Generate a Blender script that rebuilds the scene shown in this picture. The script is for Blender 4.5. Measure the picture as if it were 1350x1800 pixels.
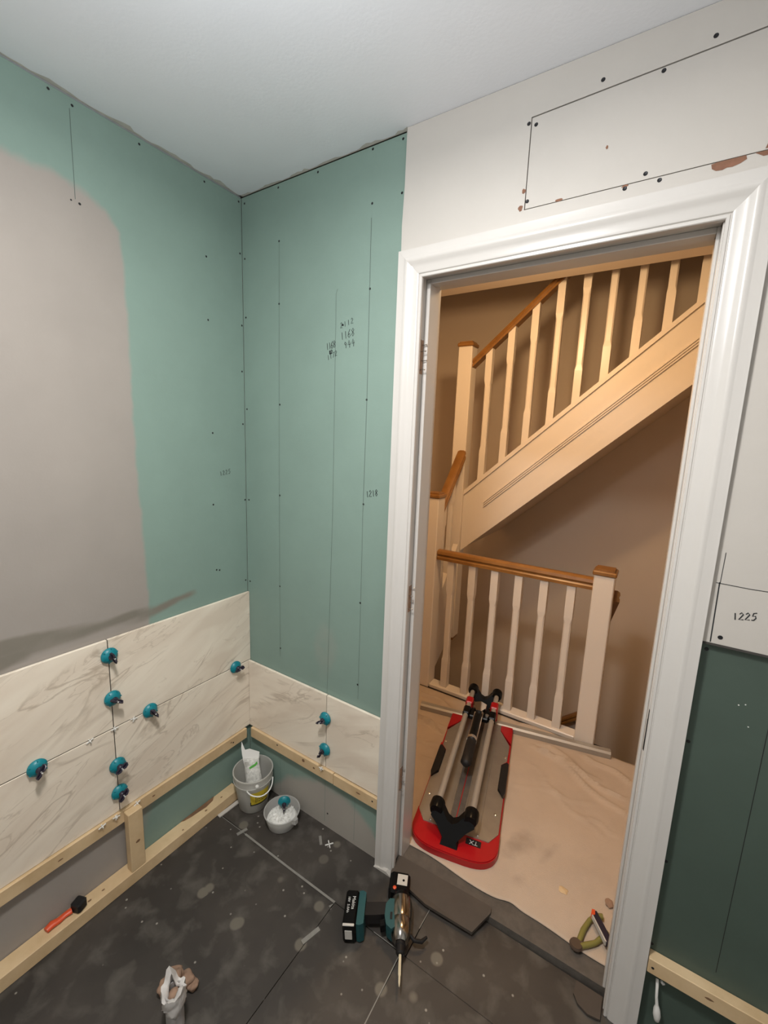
import bpy, bmesh, math, random
from mathutils import Vector, Matrix

# ------------------------------------------------------------------ clear
for o in list(bpy.data.objects):
    bpy.data.objects.remove(o, do_unlink=True)
scene = bpy.context.scene
COL = scene.collection
random.seed(7)

# ------------------------------------------------------------------ camera
CX, CY, CZ, YAW, PITCH, ROLL, FPX = 1.3761, -1.1379, 1.5105, 0.5662, -0.1678, 0.0375, 756.87
cam_d = bpy.data.cameras.new('camera')
cam = bpy.data.objects.new('camera', cam_d)
COL.objects.link(cam)
fwd = Vector((-math.sin(YAW) * math.cos(PITCH), math.cos(YAW) * math.cos(PITCH), math.sin(PITCH)))
right = Vector((math.cos(YAW), math.sin(YAW), 0))
up = right.cross(fwd)
r2 = right * math.cos(ROLL) + up * math.sin(ROLL)
u2 = up * math.cos(ROLL) - right * math.sin(ROLL)
m = Matrix.Identity(4)
for i in range(3):
    m[i][0] = r2[i]; m[i][1] = u2[i]; m[i][2] = -fwd[i]; m[i][3] = (CX, CY, CZ)[i]
cam.matrix_world = m
cam_d.sensor_fit = 'VERTICAL'
cam_d.sensor_height = 36.0
cam_d.lens = FPX / 1800 * 36.0
cam_d.clip_start = 0.02
scene.camera = cam

# ------------------------------------------------------------------ world, exposure, lights
world = bpy.data.worlds.new('world'); scene.world = world
world.use_nodes = True
world.node_tree.nodes['Background'].inputs[0].default_value = (0.02, 0.02, 0.022, 1)
world.node_tree.nodes['Background'].inputs[1].default_value = 0.3
vs = scene.view_settings
vs.view_transform = 'Standard'; vs.look = 'None'; vs.exposure = 0.12; vs.gamma = 1.0
vs.use_curve_mapping = False

def point_light(name, loc, watts, colour, radius):
    l = bpy.data.lights.new(name, 'POINT'); l.energy = watts; l.color = colour; l.shadow_soft_size = radius
    o = bpy.data.objects.new(name, l); COL.objects.link(o); o.location = loc
    return o
ROOM_LAMP = (0.92, -0.90, 2.34)
HALL_LAMP = (0.80, 0.56, 2.20)
# flush ceiling lamp: a downward disc plus an added fill light brightening the ceiling
dl = bpy.data.lights.new('room_ceiling_lamp_disc', 'AREA'); dl.shape = 'DISK'; dl.size = 0.20; dl.energy = 20.0; dl.color = (1.0, 0.965, 0.92)
dlo = bpy.data.objects.new('room_ceiling_lamp_disc', dl); COL.objects.link(dlo); dlo.location = (ROOM_LAMP[0], ROOM_LAMP[1], 2.262)
point_light('room_ceiling_fill', (ROOM_LAMP[0], ROOM_LAMP[1], 2.07), 15.0, (0.93, 0.96, 1.0), 0.10)  # added fill hung in the air below the lamp, lifts the ceiling
point_light('hall_pendant_bulb', HALL_LAMP, 26.0, (1.0, 0.68, 0.365), 0.05)

H = 2.3415          # ceiling height

# ------------------------------------------------------------------ materials
def mat(name, col, rough=0.6, metal=0.0, var=0.0, vscale=8.0, bump=0.0, bscale=60.0, stretch=None, col2=None, spec=0.5, trans=None):
    m = bpy.data.materials.new(name); m.use_nodes = True
    nt = m.node_tree; n = nt.nodes; L = nt.links
    b = n['Principled BSDF']
    b.inputs['Roughness'].default_value = rough
    b.inputs['Metallic'].default_value = metal
    b.inputs['Specular IOR Level'].default_value = spec
    b.inputs['Base Color'].default_value = (*col, 1)
    geo = n.new('ShaderNodeNewGeometry')
    vec = geo.outputs['Position']
    if stretch:
        mp = n.new('ShaderNodeMapping'); mp.inputs['Scale'].default_value = stretch
        L.new(vec, mp.inputs['Vector']); vec = mp.outputs['Vector']
    if var > 0 or col2:
        ns = n.new('ShaderNodeTexNoise'); ns.inputs['Scale'].default_value = vscale; ns.inputs['Detail'].default_value = 6
        ns.inputs['Roughness'].default_value = 0.6
        L.new(vec, ns.inputs['Vector'])
        mx = n.new('ShaderNodeMix'); mx.data_type = 'RGBA'
        c2 = col2 or tuple(c * (1 - var) for c in col)
        mx.inputs[6].default_value = (*c2, 1); mx.inputs[7].default_value = (*col, 1)
        cr = n.new('ShaderNodeMapRange'); cr.inputs[1].default_value = 0.32; cr.inputs[2].default_value = 0.68
        L.new(ns.outputs['Fac'], cr.inputs[0]); L.new(cr.outputs[0], mx.inputs[0])
        L.new(mx.outputs[2], b.inputs['Base Color'])
    if bump > 0:
        nb = n.new('ShaderNodeTexNoise'); nb.inputs['Scale'].default_value = bscale; nb.inputs['Detail'].default_value = 4
        L.new(vec, nb.inputs['Vector'])
        bp = n.new('ShaderNodeBump'); bp.inputs['Strength'].default_value = bump; bp.inputs['Distance'].default_value = 0.004
        L.new(nb.outputs['Fac'], bp.inputs['Height']); L.new(bp.outputs['Normal'], b.inputs['Normal'])
    if trans:
        b.inputs['Transmission Weight'].default_value = trans
    return m

def masked_board(name, green, layers):
    """board colour with thin layers of other stuff painted on; each layer = (attribute, colour, edge noise)"""
    m = mat(name, green, 0.75, var=0.07, vscale=5, bump=0.05, bscale=160)
    nt = m.node_tree; n = nt.nodes; L = nt.links
    b = n['Principled BSDF']
    cur = b.inputs['Base Color'].links[0].from_socket
    for at, c, sharp in layers:
        a = n.new('ShaderNodeAttribute'); a.attribute_name = at
        geo = n.new('ShaderNodeNewGeometry')
        ns = n.new('ShaderNodeTexNoise'); ns.inputs['Scale'].default_value = 14; ns.inputs['Detail'].default_value = 6
        L.new(geo.outputs['Position'], ns.inputs['Vector'])
        ad = n.new('ShaderNodeMath'); ad.operation = 'MULTIPLY_ADD'; ad.inputs[1].default_value = 0.35; 
        L.new(ns.outputs['Fac'], ad.inputs[0]); L.new(a.outputs['Fac'], ad.inputs[2])
        mr = n.new('ShaderNodeMapRange'); mr.inputs[1].default_value = 0.675 - sharp; mr.inputs[2].default_value = 0.675 + sharp
        mr.interpolation_type = 'SMOOTHSTEP'
        L.new(ad.outputs[0], mr.inputs[0])
        mx = n.new('ShaderNodeMix'); mx.data_type = 'RGBA'
        L.new(mr.outputs[0], mx.inputs[0]); L.new(cur, mx.inputs[6]); 
        n2 = n.new('ShaderNodeTexNoise'); n2.inputs['Scale'].default_value = 6; n2.inputs['Detail'].default_value = 5
        L.new(geo.outputs['Position'], n2.inputs['Vector'])
        mm = n.new('ShaderNodeMix'); mm.data_type = 'RGBA'
        mm.inputs[6].default_value = (*[x * 0.9 for x in c], 1); mm.inputs[7].default_value = (*[x * 1.08 for x in c], 1)
        L.new(n2.outputs['Fac'], mm.inputs[0])
        L.new(mm.outputs[2], mx.inputs[7])
        cur = mx.outputs[2]
    L.new(cur, b.inputs['Base Color'])
    return m

def marble_mat(name):
    m = bpy.data.materials.new(name); m.use_nodes = True
    nt = m.node_tree; n = nt.nodes; L = nt.links; b = n['Principled BSDF']
    b.inputs['Roughness'].default_value = 0.33
    geo = n.new('ShaderNodeNewGeometry')
    # diagonal axes: mix of along-wall and height
    sep = n.new('ShaderNodeSeparateXYZ'); L.new(geo.outputs['Position'], sep.inputs[0])
    sub = n.new('ShaderNodeMath'); sub.operation = 'ADD'; L.new(sep.outputs[0], sub.inputs[0]); L.new(sep.outputs[1], sub.inputs[1])
    comb = n.new('ShaderNodeCombineXYZ')
    ang = math.radians(24)
    def lin(a, c):
        m1 = n.new('ShaderNodeMath'); m1.operation = 'MULTIPLY'; m1.inputs[1].default_value = a; L.new(sub.outputs[0], m1.inputs[0])
        m2 = n.new('ShaderNodeMath'); m2.operation = 'MULTIPLY_ADD'; m2.inputs[1].default_value = c
        L.new(sep.outputs[2], m2.inputs[0]); L.new(m1.outputs[0], m2.inputs[2]); return m2.outputs[0]
    L.new(lin(math.cos(ang) * 2.2, math.sin(ang) * 2.2), comb.inputs[0])
    L.new(lin(-math.sin(ang) * 8, math.cos(ang) * 8), comb.inputs[1])
    oi = n.new('ShaderNodeObjectInfo'); L.new(oi.outputs['Random'], comb.inputs[2])
    mulr = n.new('ShaderNodeVectorMath'); mulr.operation = 'ADD'; L.new(comb.outputs[0], mulr.inputs[0])
    rr = n.new('ShaderNodeVectorMath'); rr.operation = 'SCALE'; rr.inputs[3].default_value = 13.0
    cr3 = n.new('ShaderNodeCombineXYZ')
    for i in range(3): L.new(oi.outputs['Random'], cr3.inputs[i])
    L.new(cr3.outputs[0], rr.inputs[0]); L.new(rr.outputs[0], mulr.inputs[1])
    v = mulr.outputs[0]
    base = n.new('ShaderNodeTexNoise'); base.inputs['Scale'].default_value = 1.6; base.inputs['Detail'].default_value = 8; base.inputs['Distortion'].default_value = 0.6
    L.new(v, base.inputs['Vector'])
    cur = None
    mx = n.new('ShaderNodeMix'); mx.data_type = 'RGBA'
    mx.inputs[6].default_value = (0.70, 0.60, 0.485, 1); mx.inputs[7].default_value = (0.82, 0.735, 0.61, 1)
    mr = n.new('ShaderNodeMapRange'); mr.inputs[1].default_value = .35; mr.inputs[2].default_value = .65
    L.new(base.outputs['Fac'], mr.inputs[0]); L.new(mr.outputs[0], mx.inputs[0]); cur = mx.outputs[2]
    for sc, w, c, k in ((0.75, 0.010, (0.40, 0.315, 0.23), 0.62), (1.5, 0.007, (0.48, 0.39, 0.30), 0.5)):
        nn = n.new('ShaderNodeTexNoise'); nn.inputs['Scale'].default_value = sc; nn.inputs['Detail'].default_value = 7; nn.inputs['Distortion'].default_value = 1.1
        L.new(v, nn.inputs['Vector'])
        s = n.new('ShaderNodeMath'); s.operation = 'SUBTRACT'; s.inputs[1].default_value = 0.5; L.new(nn.outputs['Fac'], s.inputs[0])
        a = n.new('ShaderNodeMath'); a.operation = 'ABSOLUTE'; L.new(s.outputs[0], a.inputs[0])
        r = n.new('ShaderNodeMapRange'); r.inputs[1].default_value = 0.0; r.inputs[2].default_value = w * 2; r.inputs[3].default_value = k; r.inputs[4].default_value = 0
        L.new(a.outputs[0], r.inputs[0])
        big = n.new('ShaderNodeTexNoise'); big.inputs['Scale'].default_value = 1.3; L.new(v, big.inputs['Vector'])
        bm_ = n.new('ShaderNodeMapRange'); bm_.inputs[1].default_value = .45; bm_.inputs[2].default_value = .6; L.new(big.outputs['Fac'], bm_.inputs[0])
        mu = n.new('ShaderNodeMath'); mu.operation = 'MULTIPLY'; L.new(r.outputs[0], mu.inputs[0]); L.new(bm_.outputs[0], mu.inputs[1])
        mx = n.new('ShaderNodeMix'); mx.data_type = 'RGBA'; mx.inputs[7].default_value = (*c, 1)
        L.new(mu.outputs[0], mx.inputs[0]); L.new(cur, mx.inputs[6]); cur = mx.outputs[2]
    L.new(cur, b.inputs['Base Color'])
    return m

def floor_mat(name):
    m = bpy.data.materials.new(name); m.use_nodes = True
    nt = m.node_tree; n = nt.nodes; L = nt.links; b = n['Principled BSDF']
    b.inputs['Roughness'].default_value = 0.62
    geo = n.new('ShaderNodeNewGeometry'); v = geo.outputs['Position']
    def noise(sc, det=6, dist=0.0):
        t = n.new('ShaderNodeTexNoise'); t.inputs['Scale'].default_value = sc; t.inputs['Detail'].default_value = det; t.inputs['Distortion'].default_value = dist
        L.new(v, t.inputs['Vector']); return t.outputs['Fac']
    def rng(s, a, c, o=1.0):
        r = n.new('ShaderNodeMapRange'); r.inputs[1].default_value = a; r.inputs[2].default_value = c; r.inputs[4].default_value = o
        L.new(s, r.inputs[0]); return r.outputs[0]
    def mix(f, c1, c2):
        x = n.new('ShaderNodeMix'); x.data_type = 'RGBA'; L.new(f, x.inputs[0])
        if isinstance(c1, tuple): x.inputs[6].default_value = (*c1, 1)
        else: L.new(c1, x.inputs[6])
        x.inputs[7].default_value = (*c2, 1); return x.outputs[2]
    c = mix(rng(noise(3, 5), .35, .65), (0.023, 0.019, 0.0155), (0.046, 0.038, 0.031))
    c = mix(rng(noise(15, 10, .35), .50, .70, .60), c, (0.10, 0.090, 0.076))      # chalky dust
    def splats(scale, lo, hi, seedcol):
        vo = n.new('ShaderNodeTexVoronoi'); vo.inputs['Scale'].default_value = scale; L.new(v, vo.inputs['Vector'])
        d = rng(vo.outputs['Distance'], hi, lo)
        sp = n.new('ShaderNodeSeparateColor'); L.new(vo.outputs['Color'], sp.inputs[0])
        pick = rng(sp.outputs[0], seedcol, seedcol + .01)
        mu = n.new('ShaderNodeMath'); mu.operation = 'MULTIPLY'; L.new(d, mu.inputs[0]); L.new(pick, mu.inputs[1])
        return mu.outputs[0]
    c = mix(splats(11, .17, .23, .70), c, (0.125, 0.110, 0.086))                # plaster splats
    c = mix(splats(48, .10, .20, .90), c, (0.26, 0.245, 0.21))                # specks
    L.new(c, b.inputs['Base Color'])
    bp = n.new('ShaderNodeBump'); bp.inputs['Strength'].default_value = .25; bp.inputs['Distance'].default_value = .003
    L.new(noise(25, 5), bp.inputs['Height']); L.new(bp.outputs['Normal'], b.inputs['Normal'])
    return m

GREEN = (0.208, 0.296, 0.252)
M = {}
M['left_board'] = masked_board('green_board_plaster_patch', GREEN, [('plaster', (0.305, 0.273, 0.242), 0.12), ('smear', (0.195, 0.175, 0.142), 0.24)])
M['far_board'] = masked_board('green_board_grey_smear', GREEN, [('plaster', (0.34, 0.315, 0.275), 0.22), ('smear', (0.30, 0.285, 0.245), 0.3)])
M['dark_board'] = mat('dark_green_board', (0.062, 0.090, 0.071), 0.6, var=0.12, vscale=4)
M['backing'] = mat('wall_core', (0.34, 0.30, 0.265), 0.9, var=0.2)
M['white_board'] = mat('white_painted_board', (0.52, 0.487, 0.442), 0.55, var=0.05, vscale=4, bump=0.04, bscale=90)
M['ceiling'] = mat('ceiling_paint', (0.87, 0.88, 0.91), 0.7, var=0.04, vscale=3, bump=0.08, bscale=120)
M['stain'] = mat('ceiling_edge_filler', (0.66, 0.62, 0.56), 0.8, var=0.22, vscale=18)
M['gloss'] = mat('white_gloss_paint', (0.585, 0.558, 0.522), 0.26, var=0.02, vscale=6)
M['room_wall'] = mat('room_wall_paint', (0.78, 0.78, 0.77), 0.7)
M['marble'] = marble_mat('marble_tile')
M['tile_edge'] = mat('tile_adhesive', (0.05, 0.045, 0.04), 0.9)
M['floor'] = floor_mat('dusty_backer_board')
M['gap'] = mat('dark_gap', (0.012, 0.011, 0.010), 0.9)
M['pine'] = mat('pine_timber', (0.66, 0.49, 0.29), 0.6, stretch=(1, 1, 1), col2=(0.53, 0.37, 0.20), vscale=9, bump=0.1, bscale=40)
M['bark'] = mat('bark', (0.23, 0.12, 0.06), 0.8, var=0.4, vscale=30)
M['knot'] = mat('knot', (0.20, 0.11, 0.055), 0.7)
M['screw'] = mat('black_screw', (0.012, 0.012, 0.014), 0.5, metal=0.3)
M['steel'] = mat('steel', (0.55, 0.54, 0.52), 0.3, metal=1.0)
M['chrome'] = mat('chrome', (0.85, 0.85, 0.84), 0.08, metal=1.0)
M['alu'] = mat('aluminium', (0.42, 0.40, 0.365), 0.42, metal=0.85, var=0.15, vscale=12)
M['alu_bar'] = mat('aluminium_bar', (0.40, 0.375, 0.335), 0.45, metal=0.45)
M['red'] = mat('red_plastic', (0.36, 0.004, 0.008), 0.3)
M['black'] = mat('black_plastic', (0.005, 0.005, 0.005), 0.26, spec=0.12)
M['rubber'] = mat('black_rubber', (0.012, 0.011, 0.011), 0.5, spec=0.25)
M['teal'] = mat('teal_plastic', (0.002, 0.185, 0.225), 0.4)
M['teal_drill'] = mat('teal_drill_plastic', (0.008, 0.062, 0.068), 0.45)
M['knob'] = mat('dark_purple_plastic', (0.018, 0.014, 0.028), 0.35)
M['white_plastic'] = mat('white_plastic', (0.75, 0.74, 0.70), 0.45)
M['pencil'] = mat('pencil_line', (0.085, 0.115, 0.10), 0.8)
M['faint'] = mat('faint_pencil_line', (0.13, 0.20, 0.165), 0.8)
M['ink'] = mat('marker_ink', (0.012, 0.014, 0.016), 0.6)
M['chip'] = mat('bare_brown_board', (0.26, 0.125, 0.075), 0.85, var=0.3, vscale=40)
M['hall_wall'] = mat('taupe_wall_paint', (0.68, 0.575, 0.47), 0.75, var=0.03, vscale=3)
M['stair_paint'] = mat('cream_gloss_paint', (0.74, 0.66, 0.57), 0.33)
M['oak'] = mat('oak_varnish', (0.29, 0.135, 0.034), 0.32, col2=(0.21, 0.09, 0.02), vscale=14)
M['cloth'] = mat('dust_sheet_cotton', (0.50, 0.40, 0.31), 0.95, var=0.10, vscale=7, bump=0.25, bscale=400)
M['grey_board'] = mat('grey_threshold_board', (0.105, 0.09, 0.075), 0.85, var=0.3, vscale=30, bump=0.3, bscale=90)
M['brown_board'] = mat('brown_cement_board', (0.062, 0.048, 0.037), 0.75, var=0.15, vscale=20)
M['tape'] = mat('pale_grey_tape', (0.23, 0.22, 0.195), 0.7, var=0.2, vscale=30)
M['orange'] = mat('orange_plastic', (0.62, 0.075, 0.02), 0.4)
M['yellow'] = mat('yellow_label', (0.62, 0.46, 0.03), 0.5)
M['foam'] = mat('brown_foam', (0.34, 0.215, 0.145), 0.9, var=0.35, vscale=40, bump=0.6, bscale=70)
M['white_rag'] = mat('torn_white_tape', (0.62, 0.59, 0.56), 0.7, var=0.12, vscale=30)
M['pipe'] = mat('grey_white_pipe', (0.42, 0.40, 0.39), 0.45, var=0.12, vscale=25)
M['leaf'] = mat('green_print', (0.10, 0.42, 0.06), 0.5)
M['olive'] = mat('olive_grip', (0.20, 0.18, 0.045), 0.5)
M['brown_grip'] = mat('brown_grip', (0.07, 0.045, 0.03), 0.5)
M['label_grey'] = mat('silver_label', (0.50, 0.48, 0.44), 0.5)
M['ink_white'] = mat('white_print', (0.60, 0.60, 0.58), 0.5)
M['driver_metal'] = mat('dark_polished_gear_case', (0.30, 0.28, 0.25), 0.16, metal=1.0)
M['bit_cream'] = mat('pale_bit', (0.62, 0.54, 0.38), 0.5)
M['recess'] = mat('bare_hinge_wood', (0.42, 0.27, 0.18), 0.85, var=0.3, vscale=60)
M['bulb'] = mat('bulb_glass', (0.8, 0.8, 0.8), 0.3)

def translucent(name, col, tr=0.45, clear=0.25):
    m = bpy.data.materials.new(name); m.use_nodes = True
    nt = m.node_tree; n = nt.nodes; L = nt.links
    out = n['Material Output']; b = n['Principled BSDF']
    b.inputs['Base Color'].default_value = (*col, 1); b.inputs['Roughness'].default_value = 0.35
    t = n.new('ShaderNodeBsdfTranslucent'); t.inputs[0].default_value = (*col, 1)
    tp = n.new('ShaderNodeBsdfTransparent'); tp.inputs[0].default_value = (0.95, 0.95, 0.93, 1)
    a = n.new('ShaderNodeMixShader'); a.inputs[0].default_value = tr
    L.new(b.outputs[0], a.inputs[1]); L.new(t.outputs[0], a.inputs[2])
    c = n.new('ShaderNodeMixShader'); c.inputs[0].default_value = clear
    L.new(a.outputs[0], c.inputs[1]); L.new(tp.outputs[0], c.inputs[2]); L.new(c.outputs[0], out.inputs['Surface'])
    return m
M['bucket'] = translucent('milky_bucket_plastic', (0.66, 0.645, 0.60), 0.35, 0.16)
M['tub'] = translucent('clear_tub_plastic', (0.66, 0.65, 0.63), 0.35, 0.38)
M['bag'] = mat('bag_of_white_pieces', (0.72, 0.71, 0.66), 0.3, var=0.35, vscale=110, bump=0.5, bscale=130)

# ------------------------------------------------------------------ mesh helpers
class G:
    """collects vertices and faces"""
    def __init__(s): s.v = []; s.f = []; s.mi = []
    def add(s, v, f, mi=0):
        k = len(s.v); s.v += [tuple(p) for p in v]; s.f += [tuple(i + k for i in q) for q in f]; s.mi += [mi] * len(f); return s
    def box(s, x0, x1, y0, y1, z0, z1, c=0.0, mi=0):
        if c <= 0:
            v = [(x, y, z) for x in (x0, x1) for y in (y0, y1) for z in (z0, z1)]
            f = [(0, 1, 3, 2), (4, 6, 7, 5), (0, 4, 5, 1), (2, 3, 7, 6), (0, 2, 6, 4), (1, 5, 7, 3)]
            return s.add(v, f, mi)
        bm = bmesh.new()
        vs = [bm.verts.new((x, y, z)) for x in (x0, x1) for y in (y0, y1) for z in (z0, z1)]
        for q in [(0, 1, 3, 2), (4, 6, 7, 5), (0, 4, 5, 1), (2, 3, 7, 6), (0, 2, 6, 4), (1, 5, 7, 3)]: bm.faces.new([vs[i] for i in q])
        bmesh.ops.bevel(bm, geom=list(bm.edges), offset=c, segments=1, affect='EDGES')
        return s.bm(bm, mi)
    def bm(s, bm, mi=0):
        bm.verts.index_update()
        s.add([v.co[:] for v in bm.verts], [[v.index for v in f.verts] for f in bm.faces], mi); bm.free(); return s
    def prism(s, pts, a0, a1, axis='z', mi=0):
        """polygon pts (2D) extruded along axis; for axis x pts=(y,z), y: (x,z), z: (x,y)"""
        def P(p, a):
            return {'x': (a, p[0], p[1]), 'y': (p[0], a, p[1]), 'z': (p[0], p[1], a)}[axis]
        n = len(pts)
        v = [P(p, a0) for p in pts] + [P(p, a1) for p in pts]
        f = [tuple(range(n))[::-1], tuple(range(n, 2 * n))] + [(i, (i + 1) % n, n + (i + 1) % n, n + i) for i in range(n)]
        return s.add(v, f, mi)
    def lathe(s, prof, n=24, closed=False, mi=0, M4=None):
        v = []; f = []
        for r, z in prof:
            for i in range(n):
                a = 2 * math.pi * i / n
                v.append((r * math.cos(a), r * math.sin(a), z))
        k = len(prof)
        for j in range(k - (0 if closed else 1)):
            j2 = (j + 1) % k
            for i in range(n):
                f.append((j * n + i, j * n + (i + 1) % n, j2 * n + (i + 1) % n, j2 * n + i))
        if not closed:
            if prof[0][0] > 1e-6: f.append(tuple(range(n))[::-1])
            if prof[-1][0] > 1e-6: f.append(tuple((k - 1) * n + i for i in range(n)))
        if M4 is not None: v = [tuple(M4 @ Vector(p)) for p in v]
        return s.add(v, f, mi)
    def tube(s, path, rad, n=10, mi=0, caps=True, squash=None):
        pts = [Vector(p) for p in path]
        rs = rad if isinstance(rad, (list, tuple)) else [rad] * len(pts)
        v = []; f = []
        ref = None
        for i, p in enumerate(pts):
            d = (pts[min(i + 1, len(pts) - 1)] - pts[max(i - 1, 0)]).normalized()
            if ref is None:
                ref = Vector((0, 0, 1)) if abs(d.z) < .9 else Vector((1, 0, 0))
            a = d.cross(ref).normalized(); b = a.cross(d).normalized(); ref = b
            sx, sy = squash or (1, 1)
            for k in range(n):
                t = 2 * math.pi * k / n
                v.append(tuple(p + (a * math.cos(t) * sx + b * math.sin(t) * sy) * rs[i]))
        for j in range(len(pts) - 1):
            for k in range(n): f.append((j * n + k, j * n + (k + 1) % n, (j + 1) * n + (k + 1) % n, (j + 1) * n + k))
        if caps: f.append(tuple(range(n))[::-1]); f.append(tuple((len(pts) - 1) * n + k for k in range(n)))
        return s.add(v, f, mi)
    def xf(s, m4, k=0):
        s.v = s.v[:k] + [tuple(m4 @ Vector(p)) for p in s.v[k:]]; return s

ORG = {}
def mesh(name, g, mats, smooth=False):
    me = bpy.data.meshes.new(name)
    me.from_pydata(g.v, [], g.f)
    for mm in (mats if isinstance(mats, (list, tuple)) else [mats]): me.materials.append(M[mm])
    if isinstance(mats, (list, tuple)) and len(mats) > 1:
        for p, i in zip(me.polygons, g.mi): p.material_index = i
    bm = bmesh.new(); bm.from_mesh(me); bmesh.ops.recalc_face_normals(bm, faces=bm.faces[:]); bm.to_mesh(me); bm.free()
    if smooth:
        for p in me.polygons: p.use_smooth = True
        me.set_sharp_from_angle(angle=math.radians(smooth if smooth is not True else 40))
    me.update()
    return me

def worldorg(o):
    p = Vector((0, 0, 0))
    while o is not None:
        p += Vector(o.location); o = o.parent
    return p

def obj(name, g, mats, parent=None, smooth=False, org=None, **props):
    """geometry g is in world axes; origin is org (world) or the parent's; parents are never rotated here"""
    base = worldorg(parent) if parent else Vector((0, 0, 0))
    og = Vector(org) if org is not None else base
    g.v = [tuple(Vector(p) - og) for p in g.v]
    o = bpy.data.objects.new(name, mesh(name, g, mats, smooth)); COL.objects.link(o)
    o.parent = parent; o.location = og - base
    for k, v in props.items(): o[k] = v
    return o

def empty(name, loc, label=None, category=None, group=None, kind=None):
    o = bpy.data.objects.new(name, None); COL.objects.link(o); o.location = loc; o.empty_display_size = 0.05
    if label: o['label'] = label
    if category: o['category'] = category
    if group: o['group'] = group
    if kind: o['kind'] = kind
    return o

def link_copy(src, parent, loc, rot=None, name=None):
    c = src.copy(); c.parent = parent; c.location = loc
    if rot is not None: c.rotation_euler = rot
    COL.objects.link(c); return c

# screw heads share one mesh
def screw_mesh(name, axis, r=0.0038):
    g = G(); g.lathe([(r * .55, -.002), (r, .0003), (r * .8, .0009), (r * .35, .0004)], 10)
    if axis == 'x': g.xf(Matrix.Rotation(math.radians(90), 4, 'Y'))
    if axis == '-y': g.xf(Matrix.Rotation(math.radians(90), 4, 'X'))
    return mesh(name, g, 'screw', 40)
SCREW = {'x': screw_mesh('screw_x', 'x'), '-y': screw_mesh('screw_y', '-y'), 'z': screw_mesh('screw_z', 'z')}
def screw(parent, p, axis, s=1.0):
    o = bpy.data.objects.new('screw', SCREW[axis]); COL.objects.link(o); o.parent = parent
    o.location = Vector(p) - worldorg(parent); o.scale = (s, s, s); return o

def ribbon(pts, w, plane, off):
    """flat stroke on a wall. plane 'x': pts=(y,z) at x=off; 'y': pts=(x,z) at y=off; 'z': pts=(x,y)"""
    g = G(); P = [Vector((p[0], p[1])) for p in pts]; v = []; f = []
    for i, p in enumerate(P):
        d = P[min(i + 1, len(P) - 1)] - P[max(i - 1, 0)]
        d = d.normalized() if d.length > 0 else Vector((1, 0)); nn = Vector((-d.y, d.x)) * w / 2
        for q in (p + nn, p - nn):
            v.append({'x': (off, q.x, q.y), 'y': (q.x, off, q.y), 'z': (q.x, q.y, off)}[plane])
    for i in range(len(P) - 1): f.append((2 * i, 2 * i + 1, 2 * i + 3, 2 * i + 2))
    return g.add(v, f)

DIG = {
 '0': [[(.5, 1), (.1, .7), (.1, .3), (.5, 0), (.9, .3), (.9, .7), (.5, 1)]],
 '1': [[(.4, .95), (.6, 0)]],
 '2': [[(.1, .8), (.45, 1), (.8, .75), (.1, .05), (.95, .05)]],
 '4': [[(.45, 1), (.1, .4), (.95, .4)], [(.7, .75), (.7, -.1)]],
 '5': [[(.9, 1), (.3, .95), (.2, .55), (.7, .6), (.85, .3), (.5, 0), (.1, .05)]],
 '6': [[(.7, 1), (.25, .6), (.15, .2), (.5, 0), (.8, .2), (.6, .5), (.25, .35)]],
 '7': [[(.1, .95), (.85, .95), (.4, 0)]],
 '8': [[(.5, .5), (.15, .75), (.5, 1), (.8, .78), (.2, .25), (.5, 0), (.85, .25), (.5, .5)]],
 '9': [[(.75, .75), (.4, .95), (.2, .7), (.5, .5), (.75, .75), (.75, 0)]],
 ' ': [],
}
def handwriting(text, origin, h, adv, plane, off, parent, w=0.0016, slope=0.12, flip=1):
    g = G()
    for i, ch in enumerate(text):
        for st in DIG[ch]:
            pts = []
            for a, b in st:
                u = (i * adv + a * h * .55) ; vv = b * h + u * slope
                pts.append((origin[0] + flip * u, origin[1] + vv))
            r = ribbon(pts, w * 1.15, plane, off); g.add(r.v, r.f)
    return obj('handwriting', g, 'ink', parent)

def grid_face(plane, u0, u1, v0, v1, step, off, attrs):
    """dense wall face with float attributes"""
    nu = max(2, int((u1 - u0) / step)); nv = max(2, int((v1 - v0) / step))
    v = []; f = []; vals = {k: [] for k in attrs}
    for j in range(nv + 1):
        for i in range(nu + 1):
            a = u0 + (u1 - u0) * i / nu; b = v0 + (v1 - v0) * j / nv
            v.append((off, a, b) if plane == 'x' else (a, off, b))
            for k, fn in attrs.items(): vals[k].append(fn(a, b))
    for j in range(nv):
        for i in range(nu):
            k = j * (nu + 1) + i; f.append((k, k + 1, k + nu + 2, k + nu + 1))
    return v, f, vals

def set_attrs(o, vals, n):
    for k, vv in vals.items():
        at = o.data.attributes.new(k, 'FLOAT', 'POINT')
        at.data.foreach_set('value', vv + [0.0] * (len(o.data.vertices) - len(vv)))

def interp(tab, t):
    if t <= tab[0][0]: return tab[0][1]
    for (a, b), (c, d) in zip(tab, tab[1:]):
        if t <= c: return b + (d - b) * (t - a) / (c - a)
    return tab[-1][1]
def sstep(a, b, t):
    t = min(1, max(0, (t - a) / (b - a))); return t * t * (3 - 2 * t)

# ================================================================== STRUCTURE
RX, RY = 2.25, -2.15
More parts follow.
